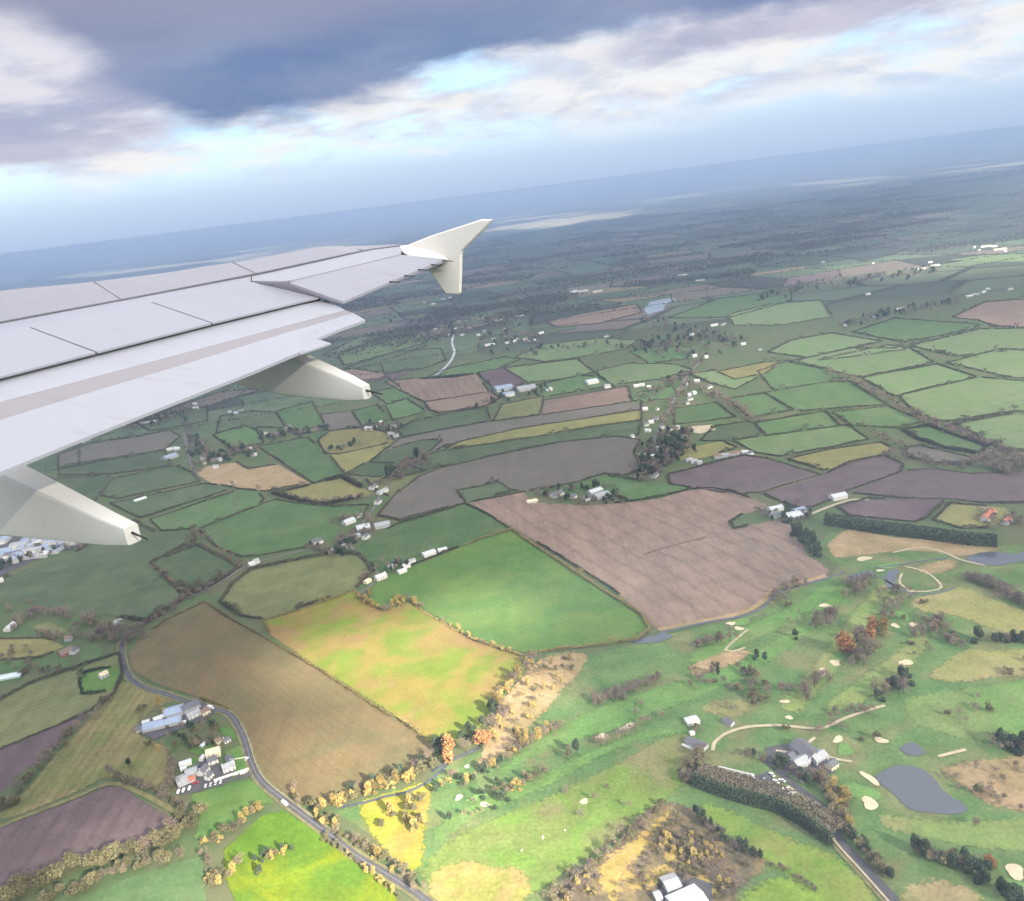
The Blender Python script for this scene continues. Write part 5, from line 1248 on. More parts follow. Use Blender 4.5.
village('tall white house on the golden field', 'tall white houses on the golden field', [(367, 430, 1.2), (371, 430), (376, 429), (381, 424)], 9, (WR,), wh=6)
village('grey white house at the right end of the golden field'.replace('right ', 'lane '), 'houses at the lane end of the golden field', [(393, 428, 1.6), (391, 435, 1.6), (396, 437)], 11, (WR, GR))
village('white roofed barn under the flap of the wing', 'white barns under the flap', [(195, 405, 1.3), (196, 409, 1.2), (124, 426), (128, 424), (172, 450, 1.7), (177, 450)], 15, (WR,), name='barn', dep=12)
hb('polytunnel', 'long white polytunnel in the green strip under the flap', 'polytunnel', (141, 424), (158, 421), 12, 2, 2, M_POLY, WR)
hb('polytunnel', 'slanting pale polytunnel on the dull green strip', 'polytunnel', (134, 502), (146, 498), 8, 2, 2, M_POLY, WR)
hb('barn', 'bluish barn beside the tree lined lane', 'barn', (164, 460), (176, 456), 24, 5, 3, M_GREYW, BL)
hb('barn', 'pale barn with many roofs just under the flap edge', 'barn', (206, 388), (226, 384), 30, 6, 3, M_GREYW, WR)
village('blue grey house near the upper green field below the flap', 'blue grey houses below the flap', [(230, 413), (236, 414), (241, 411), (83, 443), (88, 441)], 14, (BL, S_), (M_GREYW,))
hb('warehouse', 'blue steel warehouse beside the dark mauve field', 'warehouse', (495, 391), (512, 388), 40, 7, 3, M_GREYW, BL)
hb('warehouse', 'second blue warehouse with a pale front', 'warehouse', (503, 397), (514, 395), 20, 7, 3, W_, BL)
hb('warehouse', 'long pale grey warehouse beside the blue ones', 'warehouse', (517, 391), (535, 388), 34, 7, 3, M_GREYW, GR)
hb('barn', 'white roofed barn alone behind the green fields', 'barn', (586, 384), (597, 382), 28, 6, 3, W_, WR)
hb('barn', 'small white barn by the farm lane end', 'barn', (546, 391), (552, 390), 14, 5, 2.5, W_, WR)
hb('barn', 'white barn at the pinkish field corner', 'barn', (604, 388), (610, 387), 14, 5, 2.5, W_, GR)
village('white house among the woods around the far lane', 'houses among woods by the far lane', [(694, 357, 1.5), (706, 358), (743, 345, 1.2), (691, 336, 1.6), (714, 326, 1.8), (723, 325, 1.8), (606, 337, 1.5), (700, 332), (760, 350)], 15, (WR, S_))
village('white farm building beside the far broad pastures', 'white buildings by the far pastures', [(845, 326, 1.4), (875, 318, 1.3), (886, 313, 1.3), (900, 310, 2.2), (868, 295), (876, 316)], 17, (WR, GR))
village('white house along the wooded ridge past the brown field', 'houses on the wooded ridge', [(969, 297, 1.6), (976, 295), (983, 293, 1.5), (988, 290), (823, 263), (873, 264), (935, 266, 3), (923, 269, 2.4), (930, 263), (1010, 290)], 18, (WR, GR))
village('white building on the sunlit yellow strip far away', 'buildings on the sunlit strip', [(974, 248, 2.2), (986, 247, 2.4), (1000, 250, 2), (979, 251), (994, 247), (1005, 252)], 24, (WR, CR))
village('pale building in the hazy town beyond the river glint', 'buildings in the hazy town', [(350 + a / 4.45, 230 + b / 4.45, s) for a, b, s in ((410, 430, 1.2), (480, 412, 1), (466, 445, 1.5), (530, 442, 1.2), (660, 405, 2.4), (690, 445, 1), (640, 490, 1.2), (612, 515, 1.2), (636, 512, 1), (725, 500, 1.3), (742, 488, 1), (780, 490, 1.2), (810, 496, 2.6), (755, 385, 2), (370, 332, 2), (415, 310, 1.3), (130, 322, 1.5), (330, 325, 1), (445, 303, 1.2), (570, 470, 1), (600, 455, 1), (690, 475, 1), (850, 462, 1.5), (700, 505, 1), (440, 470, 1), (500, 470, 1), (380, 445, 1), (580, 430, 1))], 17, (WR, GR, GR))
village('long white shed on the plain beside the far lake', 'long white sheds by the lake', [(573, 292, 3), (580, 292, 3), (597, 292, 2.4), (700, 281, 2), (682, 276, 3), (702, 268, 3)], 22, (WR,), name='warehouse', dep=20)
# industrial estate
for k in range(34):
    x = rng.uniform(-8, 76); y0 = 538 + 0.02 * x; y1 = 568 - .27 * x
    if y1 < y0 + 3: y1 = y0 + 3
    y = rng.uniform(y0 - 4, y1)
    hc('warehouse', 'bluish or white roofed shed packed in the industrial estate', 'warehouse', (x, y), rng.uniform(12, 34), rng.uniform(9, 18), rng.uniform(4, 7), 1.8, .15 + rng.choice([0, 1.57]) + rng.normal() * .05, (W_, M_GREYW, M_PALE)[k % 3], (BL, WR, BL, GR, S_, BL)[rng.integers(6)], 'sheds of the industrial estate')
tag(poly_obj('yard', [(-30, 585), (-30, 532), (70, 530), (84, 546), (60, 552), (30, 562), (0, 577)], .62, M_ASPH), kind='structure')

# ================================================================== vehicles
def car_proto(name, label, paint, van=False):
    r = empty(name, (0, 0, 0)); tag(r, label, 'van' if van else 'car')
    h = 2.1 if van else 1.0; l = 2.6 if van else 2.15
    V = [(-l, -.85, .35), (l, -.85, .35), (l, .85, .35), (-l, .85, .35), (-l, -.85, h * .95), (l * .96, -.85, .85 if not van else 1.2), (l * .96, .85, .85 if not van else 1.2), (-l, .85, h * .95)]
    if van: V[5] = (l * .6, -.85, h); V[6] = (l * .6, .85, h)
    link('body', mesh('body', V, BOXF), paint, r)
    if not van:
        z = 1.46
        V = [(-1.5, -.78, .9), (1.0, -.78, .88), (1.0, .78, .88), (-1.5, .78, .9), (-1.2, -.66, z), (.35, -.66, z), (.35, .66, z), (-1.2, .66, z)]
        link('cabin', mesh('cabin', V, BOXF), M_GLASSD, r)
        link('roof', box_mesh('roof', -1.15, .3, -.64, .64, z + .003, z + .06), paint, r)
    else:
        link('windscreen', box_mesh('windscreen', l * .7, l * .86, -.75, .75, 1.35, 1.75), M_GLASSD, r)
    for sx in (-1, 1):
        for sy in (-1, 1):
            V, Fc = [], []
            for y in (sy * .88 - .1, sy * .88 + .1):
                for k in range(10):
                    t = k * math.pi / 5; V.append((sx * l * .62 + .33 * math.cos(t), y, .33 + .33 * math.sin(t)))
            for k in range(10): Fc.append((k, (k + 1) % 10, 10 + (k + 1) % 10, 10 + k))
            Fc += [tuple(range(10)), tuple(range(19, 9, -1))]
            link('wheel', mesh('wheel', V, Fc), M_TYRE, r)
    return r
cw, cg, cr_, vw = car_proto('parked_car', 'c', M_CARW), car_proto('parked_car', 'c', M_CARG), car_proto('parked_car', 'c', M_CARR), car_proto('white_van', 'v', M_CARW, True)
used = set()
def car(proto, px, py, th, label, group=None, z=.72, s=1.0):
    g = G(px, py)
    if proto.name in used: r = dup(proto, (g[0], g[1], z), th, (s, s, s), label, group)
    else:
        r = proto; used.add(proto.name); r.location = (g[0], g[1], z); r.rotation_euler = (0, 0, th); r.scale = (s, s, s); r['label'] = label
    if group: r['group'] = group
    elif 'group' in r: del r['group']
car(vw, 285, 805, ang((285, 805), (311, 821)) , 'white van driving on the road past the golden trees', None, .8, 1.3)
car(vw, 211, 709, ang((195, 705), (211, 709)), 'white van parked at the farm beside the road', None, .8, 1.4)
car(vw, 244, 774, .5, 'white van at the road end of the white boundary wall', None, .8, 1.2)
car(cw, 247, 760, 1.2, 'white car beside the road above the boundary wall')
for k, (x, y) in enumerate([(179, 793), (184, 791.5), (190, 789.5)]): car(vw, x, y, 1.6, 'white van in the parked row on the grass side of the hamlet', 'white vans along the hamlet edge', .8, .95)
for k, (x, y) in enumerate([(206, 787), (211, 785.7), (216, 784.4), (221, 783)]): car(cw, x, y, 1.7, 'white car in the parked row below the boundary wall', 'white cars along the hamlet edge', .8, 1.0)
car(cr_, 196, 784, .3, 'red car beside the red roofed shed', None, .8, 1.2)
for x, y in [(753, 778), (776, 783), (782, 782), (786, 790), (792, 795), (772, 776)]: car(cw, x, y, rng.uniform(0, 3), 'white car parked between the clubhouse and the brown topped hedge', 'white cars in the golf car park', .8, 1.25)
for x, y in [(748, 779), (741, 777), (734, 775), (727, 774), (764, 781), (770, 786), (760, 786)]: car(cg, x, y, ang((719, 768), (752, 776)) + 1.57, 'dark grey car parked under the pale car park wall', 'grey cars in the golf car park', .8, 1.15)
car(cg, 124, 666, 1.4, 'grey car on the road beside the clipped garden', None, .8, 1.2)
for p in (cw, cg, cr_, vw):
    assert p.name in used
# ================================================================== the airliner wing
PHI = R(36); CX, CY, CZ = 1.6, -18.0, 2.0
SPH, CPH = math.sin(PHI), math.cos(PHI)
def a2w(p):
    x, y, z = p
    return np.array([(x - CX) * SPH - (y - CY) * CPH, (x - CX) * CPH + (y - CY) * SPH, CAMH + z - CZ])
def d2a(d): return np.array([d[0] * SPH + d[1] * CPH, -d[0] * CPH + d[1] * SPH, d[2]])
O_A = np.array([CX, CY, CZ])
def hit(px, py, frac, ext=0.0):
    """point of the planform line (share of chord, metres aft) seen through a pixel; its height follows"""
    d = d2a(ray(px, py))
    al = 6.39 * .523 - frac * (3.84 + 6.39 * .2294) - ext; be = -.523 + frac * .2294
    t = (al + be * CX - CY) / (d[1] - be * d[0]); return O_A + d * t
def hitx(px, py, x):
    d = d2a(ray(px, py)); return O_A + d * ((x - CX) / d[0])

WROOT = a2w((9.0, -4.0, 1.0))
wing = empty('airliner_wing', WROOT); tag(wing, 'pale grey airliner wing with flaps lowered and a winglet at its tip', 'aircraft wing')
def wm(name, c, rough=.42, streak=.16, dirt=(.22, .21, .22), spec=.4):
    m, nt, bs = new_mat(name)
    p = nt.new('ShaderNodeTexCoord').outputs['Object']
    n = nt.noise(nt.mapping(p, rot=(0, 0, R(36) + math.pi / 2), scale=(.5, 4.5, 2)), 1.0, 5, .65)
    n2 = nt.noise(p, 2.3, 4, .6)
    k = nt.math('MULTIPLY', nt.smooth(n, .52, .80), nt.smooth(n2, .3, .7))
    col = nt.mix(nt.math('MULTIPLY', k, streak * 4), c, dirt)
    nt.put(bs.inputs['Base Color'], col)
    bs.inputs['Roughness'].default_value = rough; bs.inputs['Specular IOR Level'].default_value = spec
    return m
M_SKIN = wm('wing_paint', (0.25, 0.255, 0.31)); M_SLAT = wm('slat_metal', (0.225, 0.225, 0.27), .4)
M_SPOIL = wm('spoiler_paint', (0.268, 0.275, 0.325)); M_FLAP = wm('flap_paint', (0.31, 0.32, 0.37), .45, .2)
M_VANE = wm('flap_seal', (0.245, 0.23, 0.255), .55, .34); M_FAIR = wm('fairing_paint', (0.60, 0.585, 0.555), .45, .06)
M_FENCE = wm('winglet_paint', (0.72, 0.69, 0.64), .35, .02); M_GAP = plain_mat('dark_gap', (0.10, 0.10, 0.11), .8)
M_WICK = plain_mat('wick', (0.03, 0.03, 0.035), .6)
for m_ in (M_GAP, M_WICK): pass

def part(name, V, Fc, mat, parent=None, smooth=False):
    V = [a2w(v) - WROOT for v in V]
    o = link(name, mesh(name, V, Fc), mat, parent or wing)
    bm = bmesh.new(); bm.from_mesh(o.data); bmesh.ops.recalc_face_normals(bm, faces=bm.faces); bm.to_mesh(o.data); bm.free()
    if smooth:
        for p in o.data.polygons: p.use_smooth = True
    return o

def resample(L, n):
    L = np.array(L, float)
    d = np.concatenate([[0], np.cumsum(np.hypot(np.diff(L[:, 0]), np.diff(L[:, 1])))])
    t = np.linspace(0, d[-1], n)
    return np.column_stack([np.interp(t, d, L[:, k]) for k in range(L.shape[1])])

def strip3(name, A, B, thick, mat, parent=None, lift=0.0, smooth=False):
    """solid panel between two 3-D lines, skin on top, 'thick' metres deep"""
    n = len(A); th = np.broadcast_to(thick, n)
    V = [a + (0, 0, lift) for a in A] + [b + (0, 0, lift) for b in B]
    V += [a + (0, 0, lift - t) for a, t in zip(A, th)] + [b + (0, 0, lift - t) for b, t in zip(B, th)]
    Fc = []
    for i in range(n - 1):
        Fc += [(i, i + 1, n + i + 1, n + i), (2 * n + i, 3 * n + i, 3 * n + i + 1, 2 * n + i + 1), (i, 2 * n + i, 2 * n + i + 1, i + 1), (n + i, n + i + 1, 3 * n + i + 1, 3 * n + i)]
    Fc += [(0, n, 3 * n, 2 * n), (n - 1, 3 * n - 1, 4 * n - 1, 2 * n - 1)]
    return part(name, V, Fc, mat, parent, smooth)
def strip(name, A, B, thick, mat, n=14, **k):
    return strip3(name, [hit(*p) for p in resample(A, n)], [hit(*p) for p in resample(B, n)], thick, mat, **k)

class Line:
    """a chord line followed along the span: y and z as functions of x"""
    def __init__(s, pts, frac, ext=0.0, smooth=0):
        H = np.array([hit(p[0], p[1], frac, ext) for p in resample(pts, 60)])
        o = np.argsort(H[:, 0]); s.H = H[o]
    def at(s, x):
        return np.array([x, np.interp(x, s.H[:, 0], s.H[:, 1]), np.interp(x, s.H[:, 0], s.H[:, 2])])

C_ = Line([(-150, 313), (0, 291), (85, 283), (170, 272.5), (250, 260), (300, 250.5), (312, 248), (330, 246.3), (365, 246), (405, 244)], .03)
B_ = Line([(-150, 352), (0, 323), (130, 298.5), (265, 272), (370, 249), (404, 244.8)], .30)
T_ = Line([(-150, 416), (0, 377), (97, 352.5), (212, 323.5), (320, 297.5)], .86)
A_ = Line([(342, 302), (395, 280), (447, 259.5)], 1.0)
HN = Line([(287, 282.5), (402, 254.5)], .72)
SF = Line([(-150, 366), (0, 334.5), (30, 328), (150, 303.4), (250, 281.8)], .50)
xs = np.linspace(max(C_.H[0, 0], B_.H[0, 0], T_.H[0, 0]), min(C_.H[-1, 0], B_.H[-1, 0]), 26)
XT = A_.H[-1, 0]
def chord(x): return max(1.4, 3.84 - (x - 6.39) * .2294)
def le_y(x): return -(x - 6.39) * .523
xj = T_.H[-1, 0]
def te(x): return T_.at(x) if x <= xj else A_.at(x)
# body: closed loft nose > crest > seam > rear edge > underside
loops = []
for x in xs:
    c, b = C_.at(x), B_.at(x); r = te(min(x, XT)); r[0] = x
    if x > xj: r = A_.at(min(x, XT)); r[0] = x; r = b + (r - b) * .70
    t = chord(x) * .11
    nose = np.array([x, le_y(x) + .02, c[2] - t * .55])
    n2 = np.array([x, le_y(x) - .03 * chord(x), c[2] - t * .16])
    dz = np.array([0, 0, -.025])
    r2 = r + (0, .06, 0)
    loops.append([nose, n2, c, b + dz, b + (r2 - b) * .5 + dz, r2 + dz, r2 + (0, 0, -.10), np.array([x, (le_y(x) + r[1]) / 2, (c[2] + r[2]) / 2 - t * .95]), np.array([x, le_y(x) - .12 * chord(x), c[2] - t * 1.0])])
n, k = len(loops), len(loops[0])
V = [p for l in loops for p in l]
Fc = [(i * k + j, i * k + (j + 1) % k, (i + 1) * k + (j + 1) % k, (i + 1) * k + j) for i in range(n - 1) for j in range(k)]
Fc += [tuple(range(k)), tuple(range((n - 1) * k, n * k))]
part('wing_box', V, Fc, [M_SKIN, M_GAP])
for p_ in [o for o in wing.children if o.name.startswith('wing_box')][0].data.polygons:
    if p_.index < (n - 1) * k and p_.index % k in (2, 3, 4, 5): p_.material_index = 1
# slat: the greyer band from the crest back to the long dark seam
A = [C_.at(x) for x in xs]; Bq = [B_.at(x) + (C_.at(x) - B_.at(x)) * .045 for x in xs]
mid = [(a + b) / 2 + (0, 0, .012) for a, b in zip(A, Bq)]
strip3('slat', A, [b + (0, .0, 0) for b in Bq], .02, M_SLAT, lift=.006)
for xj_ in (8.2, 10.6, 12.9, 15.0):
    a_, b_ = C_.at(xj_), B_.at(xj_); b_ = b_ + (a_ - b_) * .05; w_ = np.array([.012, 0, 0])
    strip3('panel_joint', [a_ - w_, a_ + w_], [b_ - w_, b_ + w_], .012, M_GAP, lift=.010)
# fixed skin between the seam and the spoilers
strip('fixed_skin', [(-150, 353.2, .30, 0), (0, 324.2, .30, 0), (130, 299.6, .30, 0), (251, 276.6, .30, 0)], [(-150, 365.5, .50, 0), (0, 334, .50, 0), (30, 327.6, .50, 0), (150, 303, .50, 0), (251, 281.2, .50, 0)], .03, M_SKIN, n=22, lift=.006)
strip('outer_skin', [(252, 276.4, .30, 0), (268, 273.2, .30, 0), (370, 250.4, .30, 0), (403, 246.2, .30, 0)], [(252, 281.0, .50, 0), (287, 281.6, .72, 0), (340, 269.2, .72, 0), (401, 254.2, .72, 0)], .03, M_SPOIL, n=16, lift=.006)
F_, E_ = .50, .86
def sp(a, b, c, d, mat): strip('spoiler', [(*a, F_, 0), (*b, F_, 0)], [(*c, E_, 0), (*d, E_, 0)], .035, mat, lift=.012)
sp((-150, 366), (29, 328.2), (-150, 416), (95, 353), M_SPOIL)
sp((31, 327.8), (151, 303.2), (97.5, 352.4), (211, 323.7), M_SPOIL)
sp((153, 302.8), (249, 282.0), (213, 323.2), (319, 297.7), M_SPOIL)
strip('end_panel', [(251, 281.6, .50, 0), (286, 282.2, .72, 0)], [(321, 297.4, .86, 0), (340, 302.4, 1.0, 0)], .03, M_SLAT, n=5, lift=.006)
xq = np.linspace(max(HN.H[0, 0], A_.H[0, 0]), min(HN.H[-1, 0], XT), 14)
strip('aileron', [(289, 283, .72, 0), (345, 269, .72, 0), (402, 255.3, .72, 0)], [(343, 302, 1.0, 0), (395, 280, 1.0, 0), (446, 259.8, 1.0, 0)], .05, M_SPOIL, lift=.01)
# flap, drooped behind the wing: front panel, grey seal band, aft panel
EX = .95
def fl(px, py, s): return (px, py, .84 + (.16) * s, EX * s)
FT = [fl(-150, 421, 0), fl(0, 381, 0), fl(97, 356, 0), fl(212, 326.5, 0), fl(318, 300.5, 0), fl(326, 300, 0)]
F1 = [fl(-150, 455, .36), fl(0, 402, .36), fl(150, 362, .36), fl(300, 322, .36), fl(345, 310, .36)]
F2 = [fl(-150, 479, .55), fl(0, 420, .55), fl(60, 401.5, .55), fl(200, 359.5, .55), fl(300, 328.5, .55), fl(353, 312.5, .55)]
F3 = [fl(-150, 536, 1), fl(0, 472, 1), fl(70, 443.5, 1), fl(180, 400, 1), fl(250, 372.8, 1), fl(300, 351.5, 1)]
flap = strip('flap', FT, F1, .10, M_FLAP, n=20)
strip('flap_seal', F1, F2, .06, M_VANE, n=20, parent=flap, lift=-.004)
F2a = [p for p in F2 if p[0] < 299] + [fl(299, 328.8, .55)]
F3[-1] = fl(303, 350.5, 1)
strip('flap_tail', F2a, F3, .05, M_FLAP, n=20, parent=flap)
strip('flap_tail', [fl(288, 332.2, .55), fl(353, 312.6, .55)], [fl(291, 350.2, .865), fl(303.5, 344.2, .865), fl(335, 330.3, .93), fl(365, 319.5, 1)], .05, M_FLAP, n=12, parent=flap, lift=-.006)
strip('flap_tail', [fl(296, 347, .90), fl(317, 338.6, .90)], [fl(300, 353.4, 1.02), fl(331, 343, 1.03)], .03, M_FLAP, n=6, parent=flap, lift=-.004)
# flap track fairings
def fairing(label, tail, top, bot, w0, w1):
    xf = hit(tail[0], tail[1], 1.0, EX + .75)[0]
    tp_ = np.array([hitx(p[0], p[1], xf)[1:] for p in top]); bt = np.array([hitx(p[0], p[1], xf)[1:] for p in bot])
    y0 = min(tp_[:, 0].max(), bt[:, 0].max()); y1 = max(tp_[:, 0].min(), bt[:, 0].min())
    loops = []
    def itp(a, y):
        o = np.argsort(a[:, 0]); return np.interp(y, a[o, 0], a[o, 1])
    ys = list(np.linspace(y0, y1, 12))
    for y in ys:
        u = (y0 - y) / (y0 - y1); w = w0 + (w1 - w0) * u ** 1.3
        zt, zb = itp(tp_, y), itp(bt, y); h = zt - zb
        if h < .02: zb = zt - .02; h = .02
        loops.append([np.array([xf + w + a * w, y, zb + b * h]) for a, b in ((-.6, 0), (-.9, .04), (-1, .16), (-1, .90), (-.97, .96), (-.88, 1.0), (.82, 1.04), (.95, 1.0), (1, .9), (1, .16), (.9, .04), (.6, 0))])
    n, k = len(loops), len(loops[0])
    V = [p for l in loops for p in l]
    Fc = [(i * k + j, i * k + (j + 1) % k, (i + 1) * k + (j + 1) % k, (i + 1) * k + j) for i in range(n - 1) for j in range(k)]
    Fc += [tuple(range(k)), tuple(range((n - 1) * k, n * k))]
    o = part('flap_track_fairing', V, Fc, M_FAIR); o['label'] = label
    for p in o.data.polygons: p.use_smooth = True
    o.data.set_sharp_from_angle(angle=R(38))
    e = loops[-1]; c = np.mean(e, 0)
    P_, Q_ = [], []
    for i, (yy, r_) in enumerate(((.02, .022), (-.38, .012))):
        for j in range(6):
            t = j * math.pi / 3; P_.append(c + np.array([r_ * math.cos(t), yy, r_ * math.sin(t) + .03 - .06 * i]))
    Q_ = [(j, (j + 1) % 6, 6 + (j + 1) % 6, 6 + j) for j in range(6)] + [tuple(range(6)), tuple(range(6, 12))]
    part('drain_pipe', P_, Q_, M_WICK, o)
    return xf, y0, y1
fb = fairing('cream flap fairing nearer the wing tip', (362, 392), [(205, 330), (275, 352), (290, 357), (357, 384), (363, 388)], [(205, 372), (225, 383), (260, 392), (290, 397), (330, 400), (361, 402), (364, 400)], .24, .10)
fa = fairing('large grey flap fairing nearer the camera', (129, 532), [(-90, 430), (-20, 466), (15, 481), (115, 526), (129, 531)], [(-90, 525), (-20, 536), (0, 538), (60, 543), (110, 547), (128, 546)], .30, .12)
# wingtip fence
def plate(name, pix, x, t, mat, parent=None):
    P_ = [hitx(px, py, x) for px, py in pix]; n = len(P_)
    V = [p + (-t, 0, 0) for p in P_] + [p + (t, 0, 0) for p in P_]
    Fc = [tuple(range(n)), tuple(range(2 * n - 1, n - 1, -1))] + [(i, (i + 1) % n, n + (i + 1) % n, n + i) for i in range(n)]
    o = part(name, V, Fc, mat, parent)
    b = o.modifiers.new('bevel', 'BEVEL'); b.width = t * .8; b.segments = 2; b.limit_method = 'ANGLE'
    return o
XF = XT + .05
fence = plate('winglet', [(404, 246.5), (430, 236), (482, 219.2), (493, 219.5), (489, 225), (463, 250.5), (462, 254), (461, 293), (459, 294.5), (447, 294), (430, 271), (424, 262)], XF, .045, M_FENCE)
strip('tip_cap', [(400, 246.6, .30, 0), (404, 254.6, .72, 0), (446, 259.8, 1.0, 0)], [(406, 245.6, .30, 0), (428, 250.0, .72, 0), (459, 254.5, 1.0, 0)], .04, M_FENCE, n=9, lift=.014)
def wick(p, l=.26):
    V, Fc = [], []
    for i, (dy, r_) in enumerate(((.04, .016), (-l, .008))):
        for j in range(5):
            t = j * 1.2566; V.append(p + np.array([r_ * math.cos(t), dy, r_ * math.sin(t) - .03 * i]))
    Fc = [(j, (j + 1) % 5, 5 + (j + 1) % 5, 5 + j) for j in range(5)] + [tuple(range(5)), tuple(range(5, 10))]
    part('static_wick', V, Fc, M_WICK)
for x, y in ((390, 282), (405, 276), (419, 270), (432, 265), (443, 261)): wick(hit(x, y, 1.0, 0) + (0, 0, .01))
print('WING', 'xs', xs[0], xs[-1], 'XT', XT, 'fair', fa, fb)
for nm_, l_ in (('crest', C_), ('seam', B_), ('T', T_), ('A', A_), ('SF', SF), ('HN', HN)): print('  ', nm_, np.round(l_.H[0], 2), np.round(l_.H[-1], 2))

# ================================================================== added shading cloud, haze and sky
TAN = math.tan(SUN_EL)
def shade_clouds():  # unseen sheet added to shade the land, open where sun should fall
    m = bpy.data.materials.new('shade_cloud_sheet'); m.use_nodes = True
    nt = NT(m.node_tree); nt.n.clear()
    out = nt.new('ShaderNodeOutputMaterial')
    x, y, z = nt.xyz(pos(nt))
    k = nt.math('DIVIDE', z, TAN)
    gx = nt.math('SUBTRACT', x, nt.math('MULTIPLY', k, float(SH[0]))); gy = nt.math('SUBTRACT', y, nt.math('MULTIPLY', k, float(SH[1])))
    gv = nt.comb(gx, gy, 0.0)
    n = nt.noise(gv, 1 / 900, 4, .55)
    cover = nt.smooth(n, .30, .62, COVER[0], COVER[1])
    wob = nt.noise(gv, 1 / 120, 3, .5); wob2 = nt.noise(nt.mapping(gv, loc=(900, 300, 0)), 1 / 120, 3, .5)
    hx = nt.math('ADD', gx, nt.math('MULTIPLY', nt.math('SUBTRACT', wob, .5), 110.0))
    hy = nt.math('ADD', gy, nt.math('MULTIPLY', nt.math('SUBTRACT', wob2, .5), 110.0))
    keep = None
    for cx, cy, rx, ry, op in HOLES:
        u = nt.math('DIVIDE', nt.math('SUBTRACT', hx, float(cx)), float(rx)); v = nt.math('DIVIDE', nt.math('SUBTRACT', hy, float(cy)), float(ry))
        d = nt.math('SQRT', nt.math('ADD', nt.math('MULTIPLY', u, u), nt.math('MULTIPLY', v, v)))
        h = nt.smooth(d, .55, 1.15, 1 - op, 1.0)
        keep = h if keep is None else nt.math('MULTIPLY', keep, h)
    a = nt.math('MULTIPLY', cover, keep)
    # the sheet frays out at its rim
    for q, lo, hi in ((gx, -8500, -6500), (gy, -3500, -2500)): a = nt.math('MULTIPLY', a, nt.smooth(q, lo, hi))
    far = nt.math('ADD', gy, nt.math('MULTIPLY', nt.noise(gv, 1 / 2500, 4, .6), 5200.0))
    a = nt.math('MULTIPLY', a, nt.smooth(far, 11200, 13200, 1.0, 0.0)); a = nt.math('MULTIPLY', a, nt.smooth(gx, 7500, 9000, 1.0, 0.0))
    tr = nt.new('ShaderNodeBsdfTransparent'); di = nt.new('ShaderNodeBsdfDiffuse'); tl_ = nt.new('ShaderNodeBsdfTranslucent')
    di.inputs[0].default_value = (.86, .87, .9, 1); tl_.inputs[0].default_value = (.86, .87, .9, 1)
    mx = nt.new('ShaderNodeMixShader'); mx.inputs[0].default_value = .5; nt.l.new(di.outputs[0], mx.inputs[1]); nt.l.new(tl_.outputs[0], mx.inputs[2])
    m2 = nt.new('ShaderNodeMixShader'); nt.put(m2.inputs[0], a); nt.l.new(tr.outputs[0], m2.inputs[1]); nt.l.new(mx.outputs[0], m2.inputs[2])
    nt.l.new(m2.outputs[0], out.inputs[0])
    zc = 2600.0; off = SH * zc / TAN
    nx, ny = 70, 70
    X = np.linspace(-9000, 9500, nx) + off[0]; Y = np.linspace(-4000, 12000, ny) + off[1]
    V, Q = [], []
    lump = rng.normal(size=(ny, nx)) * 45
    for s in (0, 1):
        for j in range(ny):
            for i in range(nx):
                rim = i in (0, nx - 1) or j in (0, ny - 1)
                V.append((X[i], Y[j], zc + (0 if rim else (s * 2 - 1) * (110 + abs(lump[j, i])))))
    N = nx * ny
    for s in (0, 1):
        for j in range(ny - 1):
            for i in range(nx - 1):
                q = (s * N + j * nx + i, s * N + j * nx + i + 1, s * N + (j + 1) * nx + i + 1, s * N + (j + 1) * nx + i)
                Q.append(q if s else q[::-1])
    o = link('shade_clouds', mesh('shade_clouds', V, Q), m); tag(o, 'unseen cloud sheet added overhead, its gaps shaped to light the land', 'shade_clouds', kind='stuff')
    for p in o.data.polygons: p.use_smooth = True
def hole(px, py, rx, ry, op=1.0): g = G(px, py); return (g[0], g[1], rx, ry, op)
COVER = (.51, .66)  # opacity and gaps of the added sheet are set for their light below
HOLES = [hole(385, 655, 150, 95, 1), hole(372, 750, 120, 78, 1), hole(180, 640, 190, 120, -.38), hole(40, 790, 110, 90, -.25), hole(190, 850, 150, 80, .6), hole(250, 690, 90, 60, -.25), hole(430, 690, 90, 70, .9), hole(345, 860, 120, 80, 1), hole(420, 820, 95, 75, 1), hole(470, 617, 100, 75, .9), hole(560, 600, 110, 110, .25), hole(520, 705, 60, 70, .9),
         hole(500, 880, 130, 80, .8), hole(580, 830, 110, 70, .45), hole(300, 905, 150, 70, .9), hole(430, 770, 80, 50, .9), hole(985, 255, 900, 500, 1.0), hole(900, 365, 800, 520, .40), hole(900, 700, 300, 230, .25), hole(640, 330, 900, 500, .2),
         (-4500, 11800, 3800, 1900, 1), (1600, 12300, 2600, 1300, .95), (6500, 12500, 3200, 1800, 1), (-560, 705, 190, 170, -.1)]  # last entry thickens the sheet to dim the wing
shade_clouds()

# air
m = bpy.data.materials.new('haze'); m.use_nodes = True; nt = NT(m.node_tree); nt.n.clear()
out = nt.new('ShaderNodeOutputMaterial'); pv = nt.new('ShaderNodeVolumePrincipled')
HAZE_D, HAZE_C = 1.9e-4, (0.53, 0.70, 1.0)
pv.inputs['Color'].default_value = (*HAZE_C, 1); pv.inputs['Density'].default_value = HAZE_D; pv.inputs['Anisotropy'].default_value = 0.17
nt.l.new(pv.outputs[0], out.inputs['Volume'])
m.cycles.homogeneous_volume = True
hz = link('haze', box_mesh('haze', -53000, 53000, -3500, 72500, -1.5, CAMH + 0.8), m); tag(hz, kind='stuff'); hz['label'] = 'pale blue haze thickening towards the horizon'; hz['category'] = 'haze'

